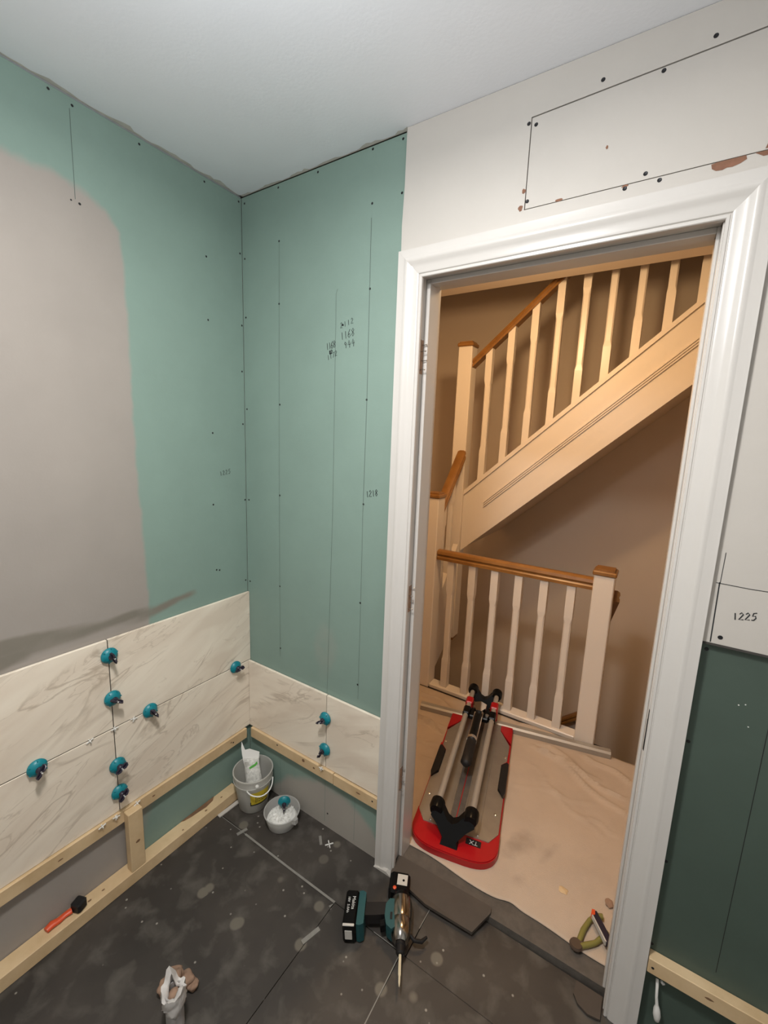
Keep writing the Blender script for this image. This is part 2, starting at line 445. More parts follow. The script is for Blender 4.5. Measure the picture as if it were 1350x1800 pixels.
# floor: joists slab + backer boards
fl = empty('floor', (0, 0, 0), 'dark dusty backer board floor of the half tiled room', None, kind='structure')
obj('subfloor', G().box(-.1, RX, RY, 0.10, -.12, -.012), 'gap', fl)
def fboard(x0, x1, y0, y1, dz=0):
    return obj('floor_board', G().box(x0 + .0011, x1 - .0011, y0 + .0011, y1 - .0011, -.012, dz, .0006), 'floor', fl)
fboard(0, .914, -.2, .03); fboard(.914, RX, -.2, .03, -.001)
fboard(0, .645, -1.4, -.2, -.001); fboard(.645, .9, -1.4, -.2); fboard(.9, RX, -1.4, -.2, .0015)
fboard(0, RX, RY, -1.4)
for pts, w in (([(.208, -.203), (.430, -.2035), (.646, -.2015), (.640, -.222)], .0075), ([(.059, -.205), (.208, -.203)], .002),
               ([(.901, -.42), (.899, -.30), (.897, -.20)], .0028), ([(.8, -.2), (.897, -.199)], .0022), ([(.915, -.04), (.913, -.112)], .002)):
    obj('joint_filler', ribbon(pts, w, 'z', .0018), 'tape', fl)

# ceiling
ce = obj('ceiling', G().box(-.1, RX + .1, RY - .1, .0, H, H + .1), 'ceiling', kind='structure', label='white painted ceiling over the half tiled room')
# rough filler strip where the ceiling meets the green boards
rng = random.Random(3)
def filler_strip(name, p0, p1, nrm, wmin, wmax, n=46):
    g = G(); v = []; f = []
    a = Vector(p0); b = Vector(p1); nn = Vector(nrm)
    for i in range(n + 1):
        p = a.lerp(b, i / n); w = wmin + (wmax - wmin) * (0.5 + .5 * math.sin(i * .7 + rng.random() * 1.5)) * rng.uniform(.5, 1)
        v += [(p.x, p.y, H - .0006), (p.x + nn.x * w, p.y + nn.y * w, H - .0006)]
    for i in range(n): f.append((2 * i, 2 * i + 1, 2 * i + 3, 2 * i + 2))
    return obj('plaster_edge', g.add(v, f), 'stain', ce)
filler_strip('l', (0.0, -1.2, H), (0.0, 0, H), (1, 0, 0), .004, .022, 70)
filler_strip('f', (0.0, 0, H), (.69, 0, H), (0, -1, 0), .003, .016)

# wall_left
wl = obj('wall_left', G().box(-.1, -.0125, RY, .1, -.1, H), 'backing', kind='structure', label='left wall of green board with a grey plaster patch above marble tiles')
PB = [(-.2, -.50), (.10, -.50), (.25, -.42), (.935, -.407), (1.197, -.415), (1.433, -.422), (1.926, -.423), (2.059, -.43), (2.10, -.45), (2.135, -.50), (2.2, -.60)]
PT = [(-2.2, 2.12), (-.688, 2.135), (-.60, 2.143), (-.53, 2.138), (-.47, 2.112), (-.43, 2.06), (-.40, 2.0), (0, 1.9)]
def plaster(y, z):
    d1 = interp(PB, z) - y; d2 = interp(PT, y) - z
    w = .03 if z > .26 else .12
    return min(.5 + .5 * max(-1, min(1, d1 / w)), .5 + .5 * max(-1, min(1, d2 / .06)))
ST = [(-1.2, .985), (-.791, .967), (-.667, .947), (-.55, .936), (-.411, .934), (-.24, .940), (-.225, .935)]
SB = [(-1.2, .86), (-.80, .868), (-.724, .897), (-.552, .898), (-.394, .892), (-.24, .920), (-.225, .93)]
def smear(y, z):
    if y > -.222 or z < .80: return 0.0
    t, b = interp(ST, y), interp(SB, y)
    k = .5 + .5 * max(-1, min(1, min(t - z, (z - b) * .6) / .016))
    return k * (.82 + .18 * math.sin((z - .18 * y) * 130 + 2 * math.sin(y * 9)))
v, f, vals = grid_face('x', -2.15, -.001, -.012, H - .005, .0125, 0.0, {'plaster': plaster, 'smear': smear})
g = G().add(v, f); nv0 = len(v)
g.box(-.0125, -.0002, -2.15, -.001, -.012, H - .005)
lb = obj('plasterboard', g, 'left_board', wl); set_attrs(lb, vals, nv0)
for y, z in [(-.58, 2.327), (-.529, 2.32), (-.36, 2.321), (-.149, 2.322), (-.012, 2.322), (-.528, 2.093), (-.548, 2.094), (-.15, 2.095), (-.15, 1.893), (-.01, 2.153),
             (-.007, 1.907), (-.145, 1.509), (-.151, 1.248), (-.132, .992), (-.145, .996), (-.01, 1.742), (-.01, 1.547), (-.006, 1.252), (-.01, .92), (-.75, 2.327)]:
    screw(lb, (0, y, z), 'x', .9 if (y, z) != (-.548, 2.094) else .6)
obj('pencil_line', ribbon([(-.536, 2.31), (-.537, 2.22), (-.538, 2.10)], .0014, 'x', .0006), 'pencil', lb)
handwriting('1225', (-.120, 1.352), .017, .0125, 'x', .0006, lb, .0017, .18)

# wall_far (with the doorway)
DL, DR, DH = .745, 1.420, 1.965
g = G(); g.box(-.1, .72, .0125, .105, -.1, H); g.box(.72, 1.447, .0125, .105, 1.99, H); g.box(1.447, RX + .1, .0125, .105, -.1, H)
wf = obj('wall_far', g, 'backing', kind='structure', label='door wall of green and white boards around the open doorway')
def fplaster(x, z):
    if z < .25:
        lim = interp([(0, -.1), (.10, -.02), (.22, .11), (.40, .185), (.55, .17), (.66, .10), (.7, .02)], x)
        return .5 + .5 * max(-1, min(1, (lim - z) / .05))
    return 0.0
def fsmear(x, z):
    d = math.hypot((x - .42) / .9, (z - .74) / 1.6)
    return .40 * (1 - sstep(.03, .13, d))
v, f, vals = grid_face('y', .001, .700, -.012, H - .004, .0125, 0.0, {'plaster': fplaster, 'smear': fsmear})
g = G().add(v, f); nv0 = len(v); g.box(.001, .70, .0002, .0125, -.012, H - .004)
fb = obj('plasterboard', g, 'far_board', wf); set_attrs(fb, vals, nv0)
for x, z in [(.017, 2.317), (.186, 2.326), (.361, 2.326), (.569, 2.33), (.67, 2.326), (.673, 2.191), (.572, 2.188), (.189, 2.161), (.014, 2.136), (.573, 1.955), (.188, 1.961),
             (.015, 1.935), (.013, 1.604), (.19, 1.619), (.573, 1.63), (.016, 1.253), (.188, 1.288), (.572, 1.298), (.016, .916), (.187, .932), (.571, .958),
             (.189, .675), (.57, .655), (.444, .061), (.472, 1.862)]:
    screw(fb, (x, 0, z), '-y', .95)
for pts, w, mm in (([(.190, 2.155), (.187, 1.7), (.186, 1.22), (.188, .64)], .0013, 'pencil'), ([(.449, 1.972), (.443, 1.96), (.444, 1.256), (.432, .562)], .0013, 'pencil'),
               ([(.571, 2.15), (.574, 1.634), (.571, 1.272)], .0017, 'pencil'), ([(.571, 1.272), (.573, .96), (.573, .60)], .0012, 'pencil'),
               ([(.187, .232), (.188, .02)], .0012, 'faint'), ([(.43, .232), (.43, .02)], .0012, 'faint'), ([(.573, .23), (.573, .02)], .0012, 'faint')):
    obj('pencil_line', ribbon(pts, w, 'y', -.0006), mm, fb)
handwriting('2112', (.462, 1.852), .017, .0140, 'y', -.0006, fb, .0015, .22)
handwriting('1168', (.464, 1.816), .024, .0140, 'y', -.0006, fb, .0017, .18)
handwriting('944', (.478, 1.789), .021, .0155, 'y', -.0006, fb, .0017, .18)
handwriting('1168', (.404, 1.790), .022, .0095, 'y', -.0006, fb, .0018, .18)
handwriting('82', (.418, 1.776), .012, .007, 'y', -.0006, fb, .0028, .2)
handwriting('1172', (.410, 1.757), .017, .0105, 'y', -.0006, fb, .0016, .35)
handwriting('1218', (.581, 1.321), .021, .0115, 'y', -.0006, fb, .0019, .22)

# white board with access hatch (parts of wall_far)
W0, W1 = -.012, .0
AX0, AX1, AZ0, AZ1 = 1.025, 1.62, 2.063, 2.262
hz = lambda x: 2.258 + (x - 1.025) * .029
g = G()
g.box(.690, AX0, W0, W1, 1.99, H - .001); 
g.prism([(AX0, hz(AX0)), (AX1, hz(AX1)), (AX1, H - .001), (AX0, H - .001)], W0, W1, 'y')
g.box(AX0, AX1, W0, W1, 1.99, AZ0 - .0008)
g.box(AX1, RX, W0, W1, 1.99, H - .001)
g.box(1.447, RX, W0, W1, 1.102, 1.99)
wb = obj('white_board', g, 'white_board', wf, label='white painted board above and beside the doorway')
hp = obj('hatch_panel', G().prism([(AX0 + .0022, AZ0 + .001), (AX1 - .002, AZ0 + .001), (AX1 - .002, hz(AX1) - .0028), (AX0 + .0022, hz(AX0) - .0028)], W0, W1 - .001, 'y'), 'white_board', wf,
         label='rectangular cut out panel screwed back above the door')
obj('white_edge_bead', G().prism([(.684, 2.03), (.690, 2.03), (.691, H - .004), (.688, H - .004), (.687, 2.2), (.683, 2.1)], -.010, .002, 'y'), 'white_board', wf)
for x, z in [(1.02, 2.246), (1.172, 2.281), (1.364, 2.285), (1.301, 2.056), (1.238, 2.056)]: screw(wb, (x, W0, z), '-y', 1.15)
for x, z in [(1.037, 2.239), (1.284, 2.257), (1.274, 2.075), (1.031, 2.08)]: screw(hp, (x, W0, z), '-y', 1.15)
for x, z in [(1.526, 1.118), (1.70, 1.118)]: screw(wb, (x, W0, z), '-y', 1.25)
def blob(cx, cz, rx, rz, seed, n=14):
    r_ = random.Random(seed); pts = []
    for i in range(n):
        a = 2 * math.pi * i / n; k = r_.uniform(.75, 1.1); pts.append((cx + rx * k * math.cos(a), cz + rz * k * math.sin(a)))
    return pts
def chip(parent, pts, off=W0 - .0005):
    g = G(); g.add([(x, off, z) for x, z in pts], [tuple(range(len(pts)))]); return obj('paint_chip', g, 'chip', parent)
chip(wb, [(1.386, 2.061), (1.395, 2.0625), (1.439, 2.0625), (1.441, 2.056), (1.432, 2.051), (1.42, 2.048), (1.412, 2.049), (1.405, 2.0465), (1.395, 2.0475), (1.388, 2.0525)])
chip(wb, [(1.452, 2.0625), (1.50, 2.0625), (1.50, 2.054), (1.465, 2.054)])
chip(hp, [(1.466, 2.066), (1.50, 2.066), (1.50, 2.10), (1.472, 2.085)])
chip(wb, blob(1.016, 2.068, .006, .007, 1)); chip(wb, blob(1.021, 2.104, .0045, .006, 2)); chip(hp, blob(1.194, 2.147, .0028, .004, 3)); chip(hp, blob(1.105, 2.0655, .009, .0035, 4))
chip(wb, blob(1.238, 2.0605, .007, .0025, 5))
# right side marks
for pts, w in (([(1.511, 1.303), (1.510, 1.236)], .0012), ([(1.509, 1.238), (1.5105, 1.104)], .0022), ([(1.503, 1.236), (1.56, 1.234), (1.70, 1.236)], .0014)):
    obj('pencil_line', ribbon(pts, w, 'y', W0 - .0006), 'ink', wb)
handwriting('1225', (1.5395, 1.162), .016, .0100, 'y', W0 - .0006, wb, .0019, .22)
# dark green lower board on the right
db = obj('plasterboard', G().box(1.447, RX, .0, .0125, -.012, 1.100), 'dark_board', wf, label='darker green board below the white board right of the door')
obj('board_edge', G().box(1.49, RX, -.0125, .0, 1.097, 1.1019), 'tile_edge', wf)
for x, z in [(1.508, 1.081), (1.504, .852), (1.501, .526), (1.501, .282)]: screw(db, (x, 0, z), '-y', 1.1)
obj('pencil_line', ribbon([(1.632, 1.0), (1.630, .6), (1.628, .30)], .0012, 'y', -.0006), 'gap', db)
for i, (x, z) in enumerate([(1.578, .973), (1.589, .978), (1.60, .93)]):
    g = G(); p = blob(x, z, .0016, .0016, 20 + i, 8); g.add([(a, -.0005, b) for a, b in p], [tuple(range(8))]); obj('plaster_speck', g, 'white_plastic', db)

# unseen sides of the room
obj('wall_right', G().box(RX, RX + .1, RY - .1, .0, -.1, H), 'room_wall', kind='structure', label='right hand wall of the room')
obj('wall_back', G().box(-.1, RX + .1, RY - .1, RY, -.1, H), 'room_wall', kind='structure', label='back wall of the room')

# ---- door frame
tr = empty('trim_1', (DL, 0, 0), 'white gloss door frame with moulded architrave and bare hinge recesses', None, kind='structure')
AI_L, AI_R, AI_T, AW = .7555, 1.4225, 1.9565, .0735
PROF = [(0, .0), (0, .0085), (.0015, .0105), (.006, .0105), (.0072, .0085), (.0085, .0085), (.0105, .0118), (.016, .0135), (.026, .0142), (.034, .0165), (.040, .0205), (.044, .0222), (.048, .0225),
        (.0525, .0212), (.0545, .0204), (.0735, .0204), (.0735, .0)]
def architrave(kind):
    g = G(); v = []; n = len(PROF)
    for t, p in PROF:
        y = W1 - p
        if kind == 'l': v += [(AI_L - t, y, .002), (AI_L - t, y, AI_T + t)]
        if kind == 'r': v += [(AI_R + t, y - (.004 if p > 0 else 0), .0), (AI_R + t, y - (.004 if p > 0 else 0), AI_T + t)]
        if kind == 't': v += [(AI_L - t, y - (.001), AI_T + t), (AI_R + t, y - (.004 if p > 0 else .001), AI_T + t)]
    f = [(2 * i, 2 * i + 1, 2 * i + 3, 2 * i + 2) for i in range(n - 1)]
    f += [tuple(2 * i for i in range(n)), tuple(2 * i + 1 for i in range(n))[::-1]]
    return obj('architrave', g.add(v, f), 'gloss', tr, smooth=25)
for k in 'ltr': architrave(k)
for x0, x1 in ((.7205, DL), (DR, 1.4465)):
    obj('lining', G().box(x0, x1, -.0005, .135, .0, 1.9895, .001), 'gloss', tr)
obj('lining', G().box(DL, DR, -.0005, .135, DH, 1.9895, .001), 'gloss', tr)
obj('door_stop', G().box(DL, DL + .013, .037, .100, .02, DH, .0015), 'gloss', tr)
obj('door_stop', G().box(DR - .007, DR, .037, .108, .02, DH, .0015), 'gloss', tr)
obj('door_stop', G().box(DL + .013, DR - .007, .037, .072, DH - .013, DH, .0015), 'gloss', tr)
hr = random.Random(5)
for z0, z1 in ((1.703, 1.80), (.962, 1.053), (.305, .396)):
    h = obj('hinge_recess', G().box(DL - .001, DL + .0006, .004, .0365, z0, z1), 'recess', tr, label='bare hinge recess with protruding screws')
    for k in range(4):
        zz = z0 + (z1 - z0) * (.10 + .26 * k) + hr.uniform(-.004, .004); yy = .020 + .009 * (k % 2)
        ln = hr.uniform(.010, .016)
        obj('hinge_screw', G().tube([(DL, yy, zz), (DL + ln, yy + .002, zz + .001)], [.0013, .0011], 6).lathe([(.0008, -.001), (.0028, .0), (.0024, .0014)], 8, M4=Matrix.Translation((DL + ln, yy + .002, zz + .001)) @ Matrix.Rotation(math.radians(90), 4, 'Y')), 'steel', h)
    obj('chipped_paint', ribbon([(yy_, z1 + .002 + .002 * math.sin(yy_ * 900)) for yy_ in (.006, .012, .018, .026, .035)], .005, 'x', DL + .001), 'white_rag', h)
# strike slot in the right lining edge
obj('strike_slot', G().box(DR + .0005, DR + .0022, -.0035, .002, .80, .875), 'gap', tr, label='dark slot chipped in the frame edge')
obj('strike_slot', G().prism([(DR - .0002, .80), (DR + .0025, .795), (DR + .0030, .90), (DR + .001, .905)], -.0095, -.006, 'y'), 'gap', tr)
# plaster lump under the left architrave
obj('filler_lump', G().prism([(.682, 0), (.705, .008), (.735, .012), (.756, .0)], -.028, -.012, 'y'), 'white_board', tr)

# threshold + landing
th = obj('trim_2', G().prism([(DL, .022), (.86, .026), (1.0, .031), (1.15, .034), (1.30, .036), (DR, .037), (DR, .19), (DL, .19)], -.012, .020, 'z'), 'grey_board', kind='structure', label='rough grey threshold board in the doorway')
fl2 = obj('floor_landing', G().box(-.65, 1.30, .112, 1.13, -.25, .017).box(1.30, 2.3, .112, 1.06, -.25, .017), 'brown_board', kind='structure', label='landing floor under the dust sheet')
BW = 2.35
obj('wall_stairwell', G().box(-.75, 2.4, BW, BW + .1, -1.8, 3.6), 'hall_wall', kind='structure', label='taupe painted wall behind the staircase')
obj('wall_landing_left', G().box(-.75, -.65, .105, BW, -1.8, 3.6), 'hall_wall', kind='structure', label='left wall of the landing')
obj('wall_landing_right', G().box(2.3, 2.4, .105, BW, -1.8, 3.6), 'hall_wall', kind='structure', label='right wall of the landing')
g = G(); g.box(-.65, .72, .106, .130, .0, 2.6); g.box(.72, 1.447, .106, .130, 1.99, 2.6); g.box(1.447, 2.3, .106, .130, .0, 2.6)
obj('wall_landing_near', g, 'hall_wall', kind='structure', label='landing side of the door wall')
obj('ceiling_landing', G().box(-.65, 2.3, .130, 1.34, 2.36, 2.6), 'hall_wall', kind='structure', label='landing ceiling')
obj('ceiling_stairwell', G().box(-.75, 2.4, 1.32, BW + .1, 3.6, 3.7).box(-.65, 2.3, 1.32, 1.34, 2.6, 3.6), 'hall_wall', kind='structure', label='high ceiling over the stairwell')
obj('floor_stairwell', G().box(-.65, 2.3, 1.06, BW, -1.8, -1.7), 'cloth', kind='structure', label='lower floor at the bottom of the stairwell')

# ================================================================== TILES (parts of the walls)
TZ0, TH, TT = .2716, .2985, .012
def tile(parent, box, label):
    o = obj('tile', G().box(*box, .0012), 'marble', parent, label=label, org=((box[0] + box[1]) / 2, (box[2] + box[3]) / 2, box[4]))
    return o
YJ = -.5455
tile(wl, (.002, TT, YJ + .0015, -.0012, TZ0 + .3014, TZ0 + .5998), 'cream marble tile, upper row beside the corner')
tile(wl, (.002, TT, YJ - .6, YJ - .0015, TZ0 + .3014, TZ0 + .5998), 'cream marble tile, upper row at the left')
tile(wl, (.002, TT, YJ + .0015, -.0012, TZ0, TZ0 + TH), 'cream marble tile, lower row beside the corner')
tile(wl, (.002, TT, YJ - .6, YJ - .0015, TZ0, TZ0 + TH), 'cream marble tile, lower row at the left')
obj('tile_adhesive', G().box(.0, .0085, YJ - .6, -.002, TZ0, TZ0 + .597), 'tile_edge', wl)
XJ = .4395
tile(wf, (.0135, XJ - .0013, -TT, -.002, TZ0, TZ0 + TH), 'cream marble tile on the door wall beside the corner')
tile(wf, (XJ + .0013, .6815, -TT, -.002, TZ0, TZ0 + TH), 'cream marble tile on the door wall beside the architrave')
obj('tile_adhesive', G().box(.013, .6815, -.0085, .0, TZ0, TZ0 + .296), 'tile_edge', wf)

# ================================================================== TIMBER BATTENS
def batten(name, box, label, knots=(), screws=(), group='pine support battens', axis='x'):
    org = ((box[0] + box[1]) / 2, (box[2] + box[3]) / 2, box[4])
    t = empty(name, org, label, 'timber batten', group)
    obj('timber', G().box(*box, .0015), 'pine', t)
    for p in screws: screw(t, p, axis, .9)
    for p, rx, rz in knots:
        g = G(); pts = blob(0, 0, rx, rz, int(p[1] * 999) + 7, 10)
        if axis == 'x': g.add([(p[0] + .0004, p[1] + a, p[2] + b) for a, b in pts], [tuple(range(10))])
        elif axis == '-y': g.add([(p[0] + a, p[1] - .0004, p[2] + b) for a, b in pts], [tuple(range(10))])
        else: g.add([(p[0] + a, p[1] + b, p[2] + .0004) for a, b in pts], [tuple(range(10))])
        obj('knot', g, 'knot', t)
    return t
batten('timber_batten', (.0003, .0215, -1.7, -.034, TZ0 - .0455, TZ0 - .0012), 'long pine batten under the left wall tiles', [((.0215, -.115, .252), .005, .003), ((.0215, -.72, .247), .008, .003), ((.0215, -.44, .250), .006, .003)], [(.0215, -.105, .246)])
batten('timber_batten', (.030, .4835, -.0215, -.0003, TZ0 - .0455, TZ0 - .0012), 'pine batten under the door wall tiles, nearer the corner', [((.335, -.0215, .256), .008, .007), ((.39, -.0215, .25), .006, .004)], [(.1905, -.0215, .258)], axis='-y')
batten('timber_batten', (.4845, .6812, -.0205, -.0003, TZ0 - .0475, TZ0 - .0032), 'short pine batten under the door wall tiles, meeting the architrave', [((.60, -.0205, .25), .012, .003)], [(.662, -.0205, .250)], axis='-y')
batten('timber_batten', (1.4975, RX - .002, -.028, -.0003, .2265, .268), 'pine batten on the dark green board right of the door', [((1.62, -.028, .25), .009, .003)], [(1.508, -.028, .2455)], axis='-y')
fp = batten('floor_plate', (.0015, .052, -1.7, -.102, .0, .045), 'thick pine plate lying on the floor along the left wall', [((.03, -.175, .045), .003, .005), ((.035, -.25, .045), .004, .006), ((.03, -.66, .045), .004, .006), ((.03, -.62, .045), .003, .005), ((.04, -.35, .045), .003, .004)], axis='z')
g = G(); P = [(-.335, .0), (-.325, .007), (-.30, .013), (-.27, .016), (-.24, .020), (-.205, .014), (-.19, .0)]
obj('bark_edge', g.prism([(.0018 + b, a) for a, b in P], .0445, .0462, 'z'), 'bark', fp, label='brown bark on the waney edge')
batten('timber_stud', (.0220, .051, -.540, -.494, .0455, .2655), 'short upright pine stud standing on the floor plate', [((.051, -.515, .15), .008, .005)])

# ================================================================== TILE LEVELLING CLIPS
def clip_parts(root):
    """local frame: +z points away from the wall"""
    c = G(); c.lathe([(.0205, 0), (.0235, .0015), (.0245, .005), (.0225, .010), (.016, .015), (.009, .018), (.0, .019)], 22)
    for k in range(6):
        a = k * math.pi / 3
        h0 = len(c.v); c.box(-.0012, .0012, .008, .0238, .003, .0125); c.xf(Matrix.Rotation(a, 4, 'Z'), h0)
    o1 = bpy.data.objects.new('cap', mesh('clip_cap', c, 'teal', 35))
    k = G(); k.lathe([(.0085, .016), (.0095, .022), (.006, .028), (.004, .030)], 12)
    k.prism([(-.019, -.0035), (-.010, -.005), (.010, -.005), (.019, -.0035), (.019, .0035), (.010, .005), (-.010, .005), (-.019, .0035)], .027, .033)
    k.tube([(-.019, 0, .030), (-.016, .002, .038), (-.008, .001, .041), (0, 0, .036), (.008, -.001, .041), (.016, -.002, .038), (.019, 0, .030)], .0026, 8)
    o2 = bpy.data.objects.new('wing_knob', mesh('clip_knob', k, 'knob', 40))
    s = G(); s.box(-.0008, .0008, -.009, .009, -.004, .012); s.tube([(0, 0, .012), (0, 0, .040)], .0022, 8)
    o3 = bpy.data.objects.new('threaded_stem', mesh('clip_stem', s, 'white_plastic'))
    for o in (o1, o2, o3): COL.objects.link(o); o.parent = root
CLIP = None
def clip(loc, wall, spin, label):
    """wall: 'x' left wall, 'y' far wall, or a matrix"""
    global CLIP
    if wall == 'x': R = Matrix.Rotation(math.radians(90), 4, 'Y')
    elif wall == 'y': R = Matrix.Rotation(math.radians(90), 4, 'X')
    else: R = wall
    root = empty('tile_clip', loc, label, 'tile clip', 'teal tile levelling clips')
    root.rotation_euler = (R @ Matrix.Rotation(math.radians(spin), 4, 'Z')).to_euler()
    if CLIP is None:
        clip_parts(root); CLIP = root
    else:
        for ch in CLIP.children:
            c = ch.copy(); c.parent = root; COL.objects.link(c)
    return root
for y, z, sp, lab in [(YJ, .822, 20, 'topmost teal tile clip on the vertical joint of the left wall'),
                      (YJ, .678, 60, 'second teal tile clip from the top on the left vertical joint'),
                      (-.432, .5730, 35, 'teal tile clip on the horizontal joint right of the four tile junction'),
                      (-.082, .5730, 100, 'teal tile clip on the horizontal joint next to the room corner'),
                      (-.749, .5730, 150, 'leftmost teal tile clip, on the horizontal joint of the left wall'),
                      (YJ, .442, 120, 'teal tile clip on the lower vertical joint, upper of the pair'),
                      (YJ, .344, 140, 'lowest teal tile clip on the left wall, just above the stud')]:
    clip((TT + .0005, y, z), 'x', sp, lab)
clip((XJ, -TT - .0005, .4795), 'y', 30, 'upper teal tile clip on the door wall tile joint')
clip((XJ, -TT - .0005, .3505), 'y', 70, 'lower teal tile clip on the door wall tile joint, above the batten')

# white T spacers in the joints
SP = None
def spacer(loc, label, rot=(0, 0, 0)):
    global SP
    if SP is None:
        g = G(); g.box(-.001, .014, -.0012, .0012, -.0012, .0012); g.box(.006, .0085, -.011, .011, -.0012, .0012); g.box(.006, .0085, -.0012, .0012, -.010, .008)
        SP = mesh('tile_spacer', g, 'white_plastic')
    o = bpy.data.objects.new('tile_spacer', SP); COL.objects.link(o); o.location = loc; o.rotation_euler = rot
    o['label'] = label; o['category'] = 'tile spacer'; o['group'] = 'white plastic tile spacers'
    return o
zj = TZ0 + .2998
spacer((TT - .004, -.616, zj), 'white plastic spacer in the horizontal joint left of the four tile junction', (.4, 0, 0))
spacer((TT - .004, -.4855, zj), 'white plastic spacer in the horizontal joint just right of the junction', (-.3, 0, 0))
spacer((TT - .002, YJ, zj), 'white plastic spacer at the four tile junction')
spacer((.0205, -.499, TZ0 - .002), 'white plastic spacer on the batten just right of the stud', (.3, 0, 0))
spacer((.0205, -.565, TZ0 - .002), 'white plastic spacer on the batten just left of the stud', (-.2, 0, 0))
spacer((.0205, -.607, TZ0 - .002), 'leftmost white plastic spacer along the batten', (.2, 0, 0))
spacer((.432, -.021, TZ0 + .002), 'white plastic spacer on the door wall batten below the clips', (0, 0, -1.57))
spacer((TT - .002, -.060, zj), 'white plastic spacer in the horizontal joint beside the corner clip')

# ================================================================== BUCKET, BAG, TUB
BC = (.119, -.0865, 0)
bk = empty('bucket', BC, 'milky white plastic bucket with a yellow label in the corner', 'bucket')
g = G().lathe([(.0, .0), (.054, .0), (.057, .004), (.0735, .118), (.0765, .119), (.0785, .128), (.0765, .1285), (.0775, .152), (.080, .154), (.080, .160), (.0755, .160), (.072, .128), (.0715, .118), (.0545, .005), (.0, .004)], 40)
obj('body', g.xf(Matrix.Translation(BC)), 'bucket', bk, smooth=30)
g = G(); v = []; f = []; a0, a1, n = math.radians(-50), math.radians(15), 12
for j in range(2):
    for i in range(n + 1):
        a = a0 + (a1 - a0) * i / n; z = .045 + .062 * j; r = .057 + (.0735 - .057) * (z - .004) / .114 + .0007
        v.append((BC[0] + r * math.cos(a), BC[1] + r * math.sin(a), z))
for i in range(n): f.append((i, i + 1, n + 2 + i, n + 1 + i))
lab = obj('label_sticker', g.add(v, f), 'yellow', bk, label='yellow label with black border')
def on_bucket(a, z, e=.0012):
    r = .057 + .0165 * (z - .004) / .114 + e; a = math.radians(a)
    return (BC[0] + r * math.cos(a), BC[1] + r * math.sin(a), z)
def bucket_stroke(pts, w):
    g = G(); v = []; f = []
    for (a, z) in pts: v += [on_bucket(a, z + w / 2), on_bucket(a, z - w / 2)]
    for i in range(len(pts) - 1): f.append((2 * i, 2 * i + 1, 2 * i + 3, 2 * i + 2))
    return g.add(v, f)
g = bucket_stroke([(a, .046) for a in range(-50, 16, 5)], .006)
v = [on_bucket(-51, .043), on_bucket(-48, .043), on_bucket(-48, .062), on_bucket(-51, .062)]; g.add(v, [(0, 1, 2, 3)])
for k, z in enumerate((.062, .072, .082)):
    for aa in range(-34, 4, 6):
        r_ = bucket_stroke([(aa, z), (aa + 3.5, z + (.003 if (aa // 6) % 2 else -.001))], .005); g.add(r_.v, r_.f)
obj('label_print', g, 'ink', lab)
# wire handle hanging at the front
hp_ = []
for i in range(15):
    t = i / 14; a = math.radians(-58 + 88 * t)
    r = .0815 + .012 * math.sin(math.pi * t)
    hp_.append((BC[0] + r * math.cos(a), BC[1] + r * math.sin(a), .128 - .026 * math.sin(math.pi * t) ** .7))
obj('handle', G().tube(hp_, .0026, 8), 'white_plastic', bk, smooth=60)
obj('handle_lug', G().lathe([(.007, 0), (.007, .006), (.004, .008)], 12, M4=Matrix.Translation((BC[0] + .079 * math.cos(math.radians(-30)), BC[1] + .079 * math.sin(math.radians(-30)), .142)) @ Matrix.Rotation(math.radians(-30), 4, 'Z') @ Matrix.Rotation(math.radians(90), 4, 'Y')), 'white_plastic', bk, smooth=40)

# bag of spacers
bag = empty('spacer_bag', (BC[0], BC[1], .006), 'clear plastic bag of white spacers with green print, standing in the bucket', 'plastic bag')
secs = [((.142, -.100, .010), .020, .018, 0), ((.138, -.096, .035), .034, .026, .0), ((.130, -.090, .075), .036, .025, .05), ((.118, -.083, .115), .033, .020, .1), ((.104, -.078, .155), .030, .014, .15), ((.094, -.074, .185), .030, .007, .2)]
v = []; f = []; n = 20; br = random.Random(9)
ang0 = math.radians(35)
for c, a, b, tw in secs:
    for i in range(n):
        t = 2 * math.pi * i / n; k = 1 + br.uniform(-.05, .05)
        lx, ly = a * k * math.cos(t), b * k * math.sin(t)
        v.append((c[0] + lx * math.cos(ang0 + tw) - ly * math.sin(ang0 + tw), c[1] + lx * math.sin(ang0 + tw) + ly * math.cos(ang0 + tw), c[2]))
for j in range(len(secs) - 1):
    for i in range(n): f.append((j * n + i, j * n + (i + 1) % n, (j + 1) * n + (i + 1) % n, (j + 1) * n + i))
f.append(tuple(range(n))[::-1]); f.append(tuple((len(secs) - 1) * n + i for i in range(n)))
obj('bag_body', G().add(v, f), 'bag', bag, smooth=60)
# header card: a folded quad leaning back
ex = Vector((math.cos(ang0 + .2), math.sin(ang0 + .2), -.10)); ez = Vector((-.30, .12, .95)).normalized(); c0 = Vector((.094, -.074, .180))
en = ex.cross(ez).normalized()
if en.dot(Vector((CX, CY, CZ)) - c0) < 0: en = -en
def card(pts, th=.0012, off=0.0):
    g = G(); n = len(pts); v = [tuple(c0 + ex * a + ez * b + en * (off + e)) for e in (-th, th) for a, b in pts]
    return g.add(v, [tuple(range(n))[::-1], tuple(range(n, 2 * n))] + [(i, (i + 1) % n, n + (i + 1) % n, n + i) for i in range(n)])
obj('header_card', card([(-.030, -.022), (.026, -.022), (.031, .004), (.036, .030), (-.002, .044), (-.020, .040), (-.030, .074), (-.034, .050), (-.034, .02)]), 'white_plastic', bag, label='white folded header of the bag')
obj('card_crease', card([(-.030, .0035), (.031, .0030), (.031, .005), (-.030, .0055)], .0016), 'label_grey', bag)
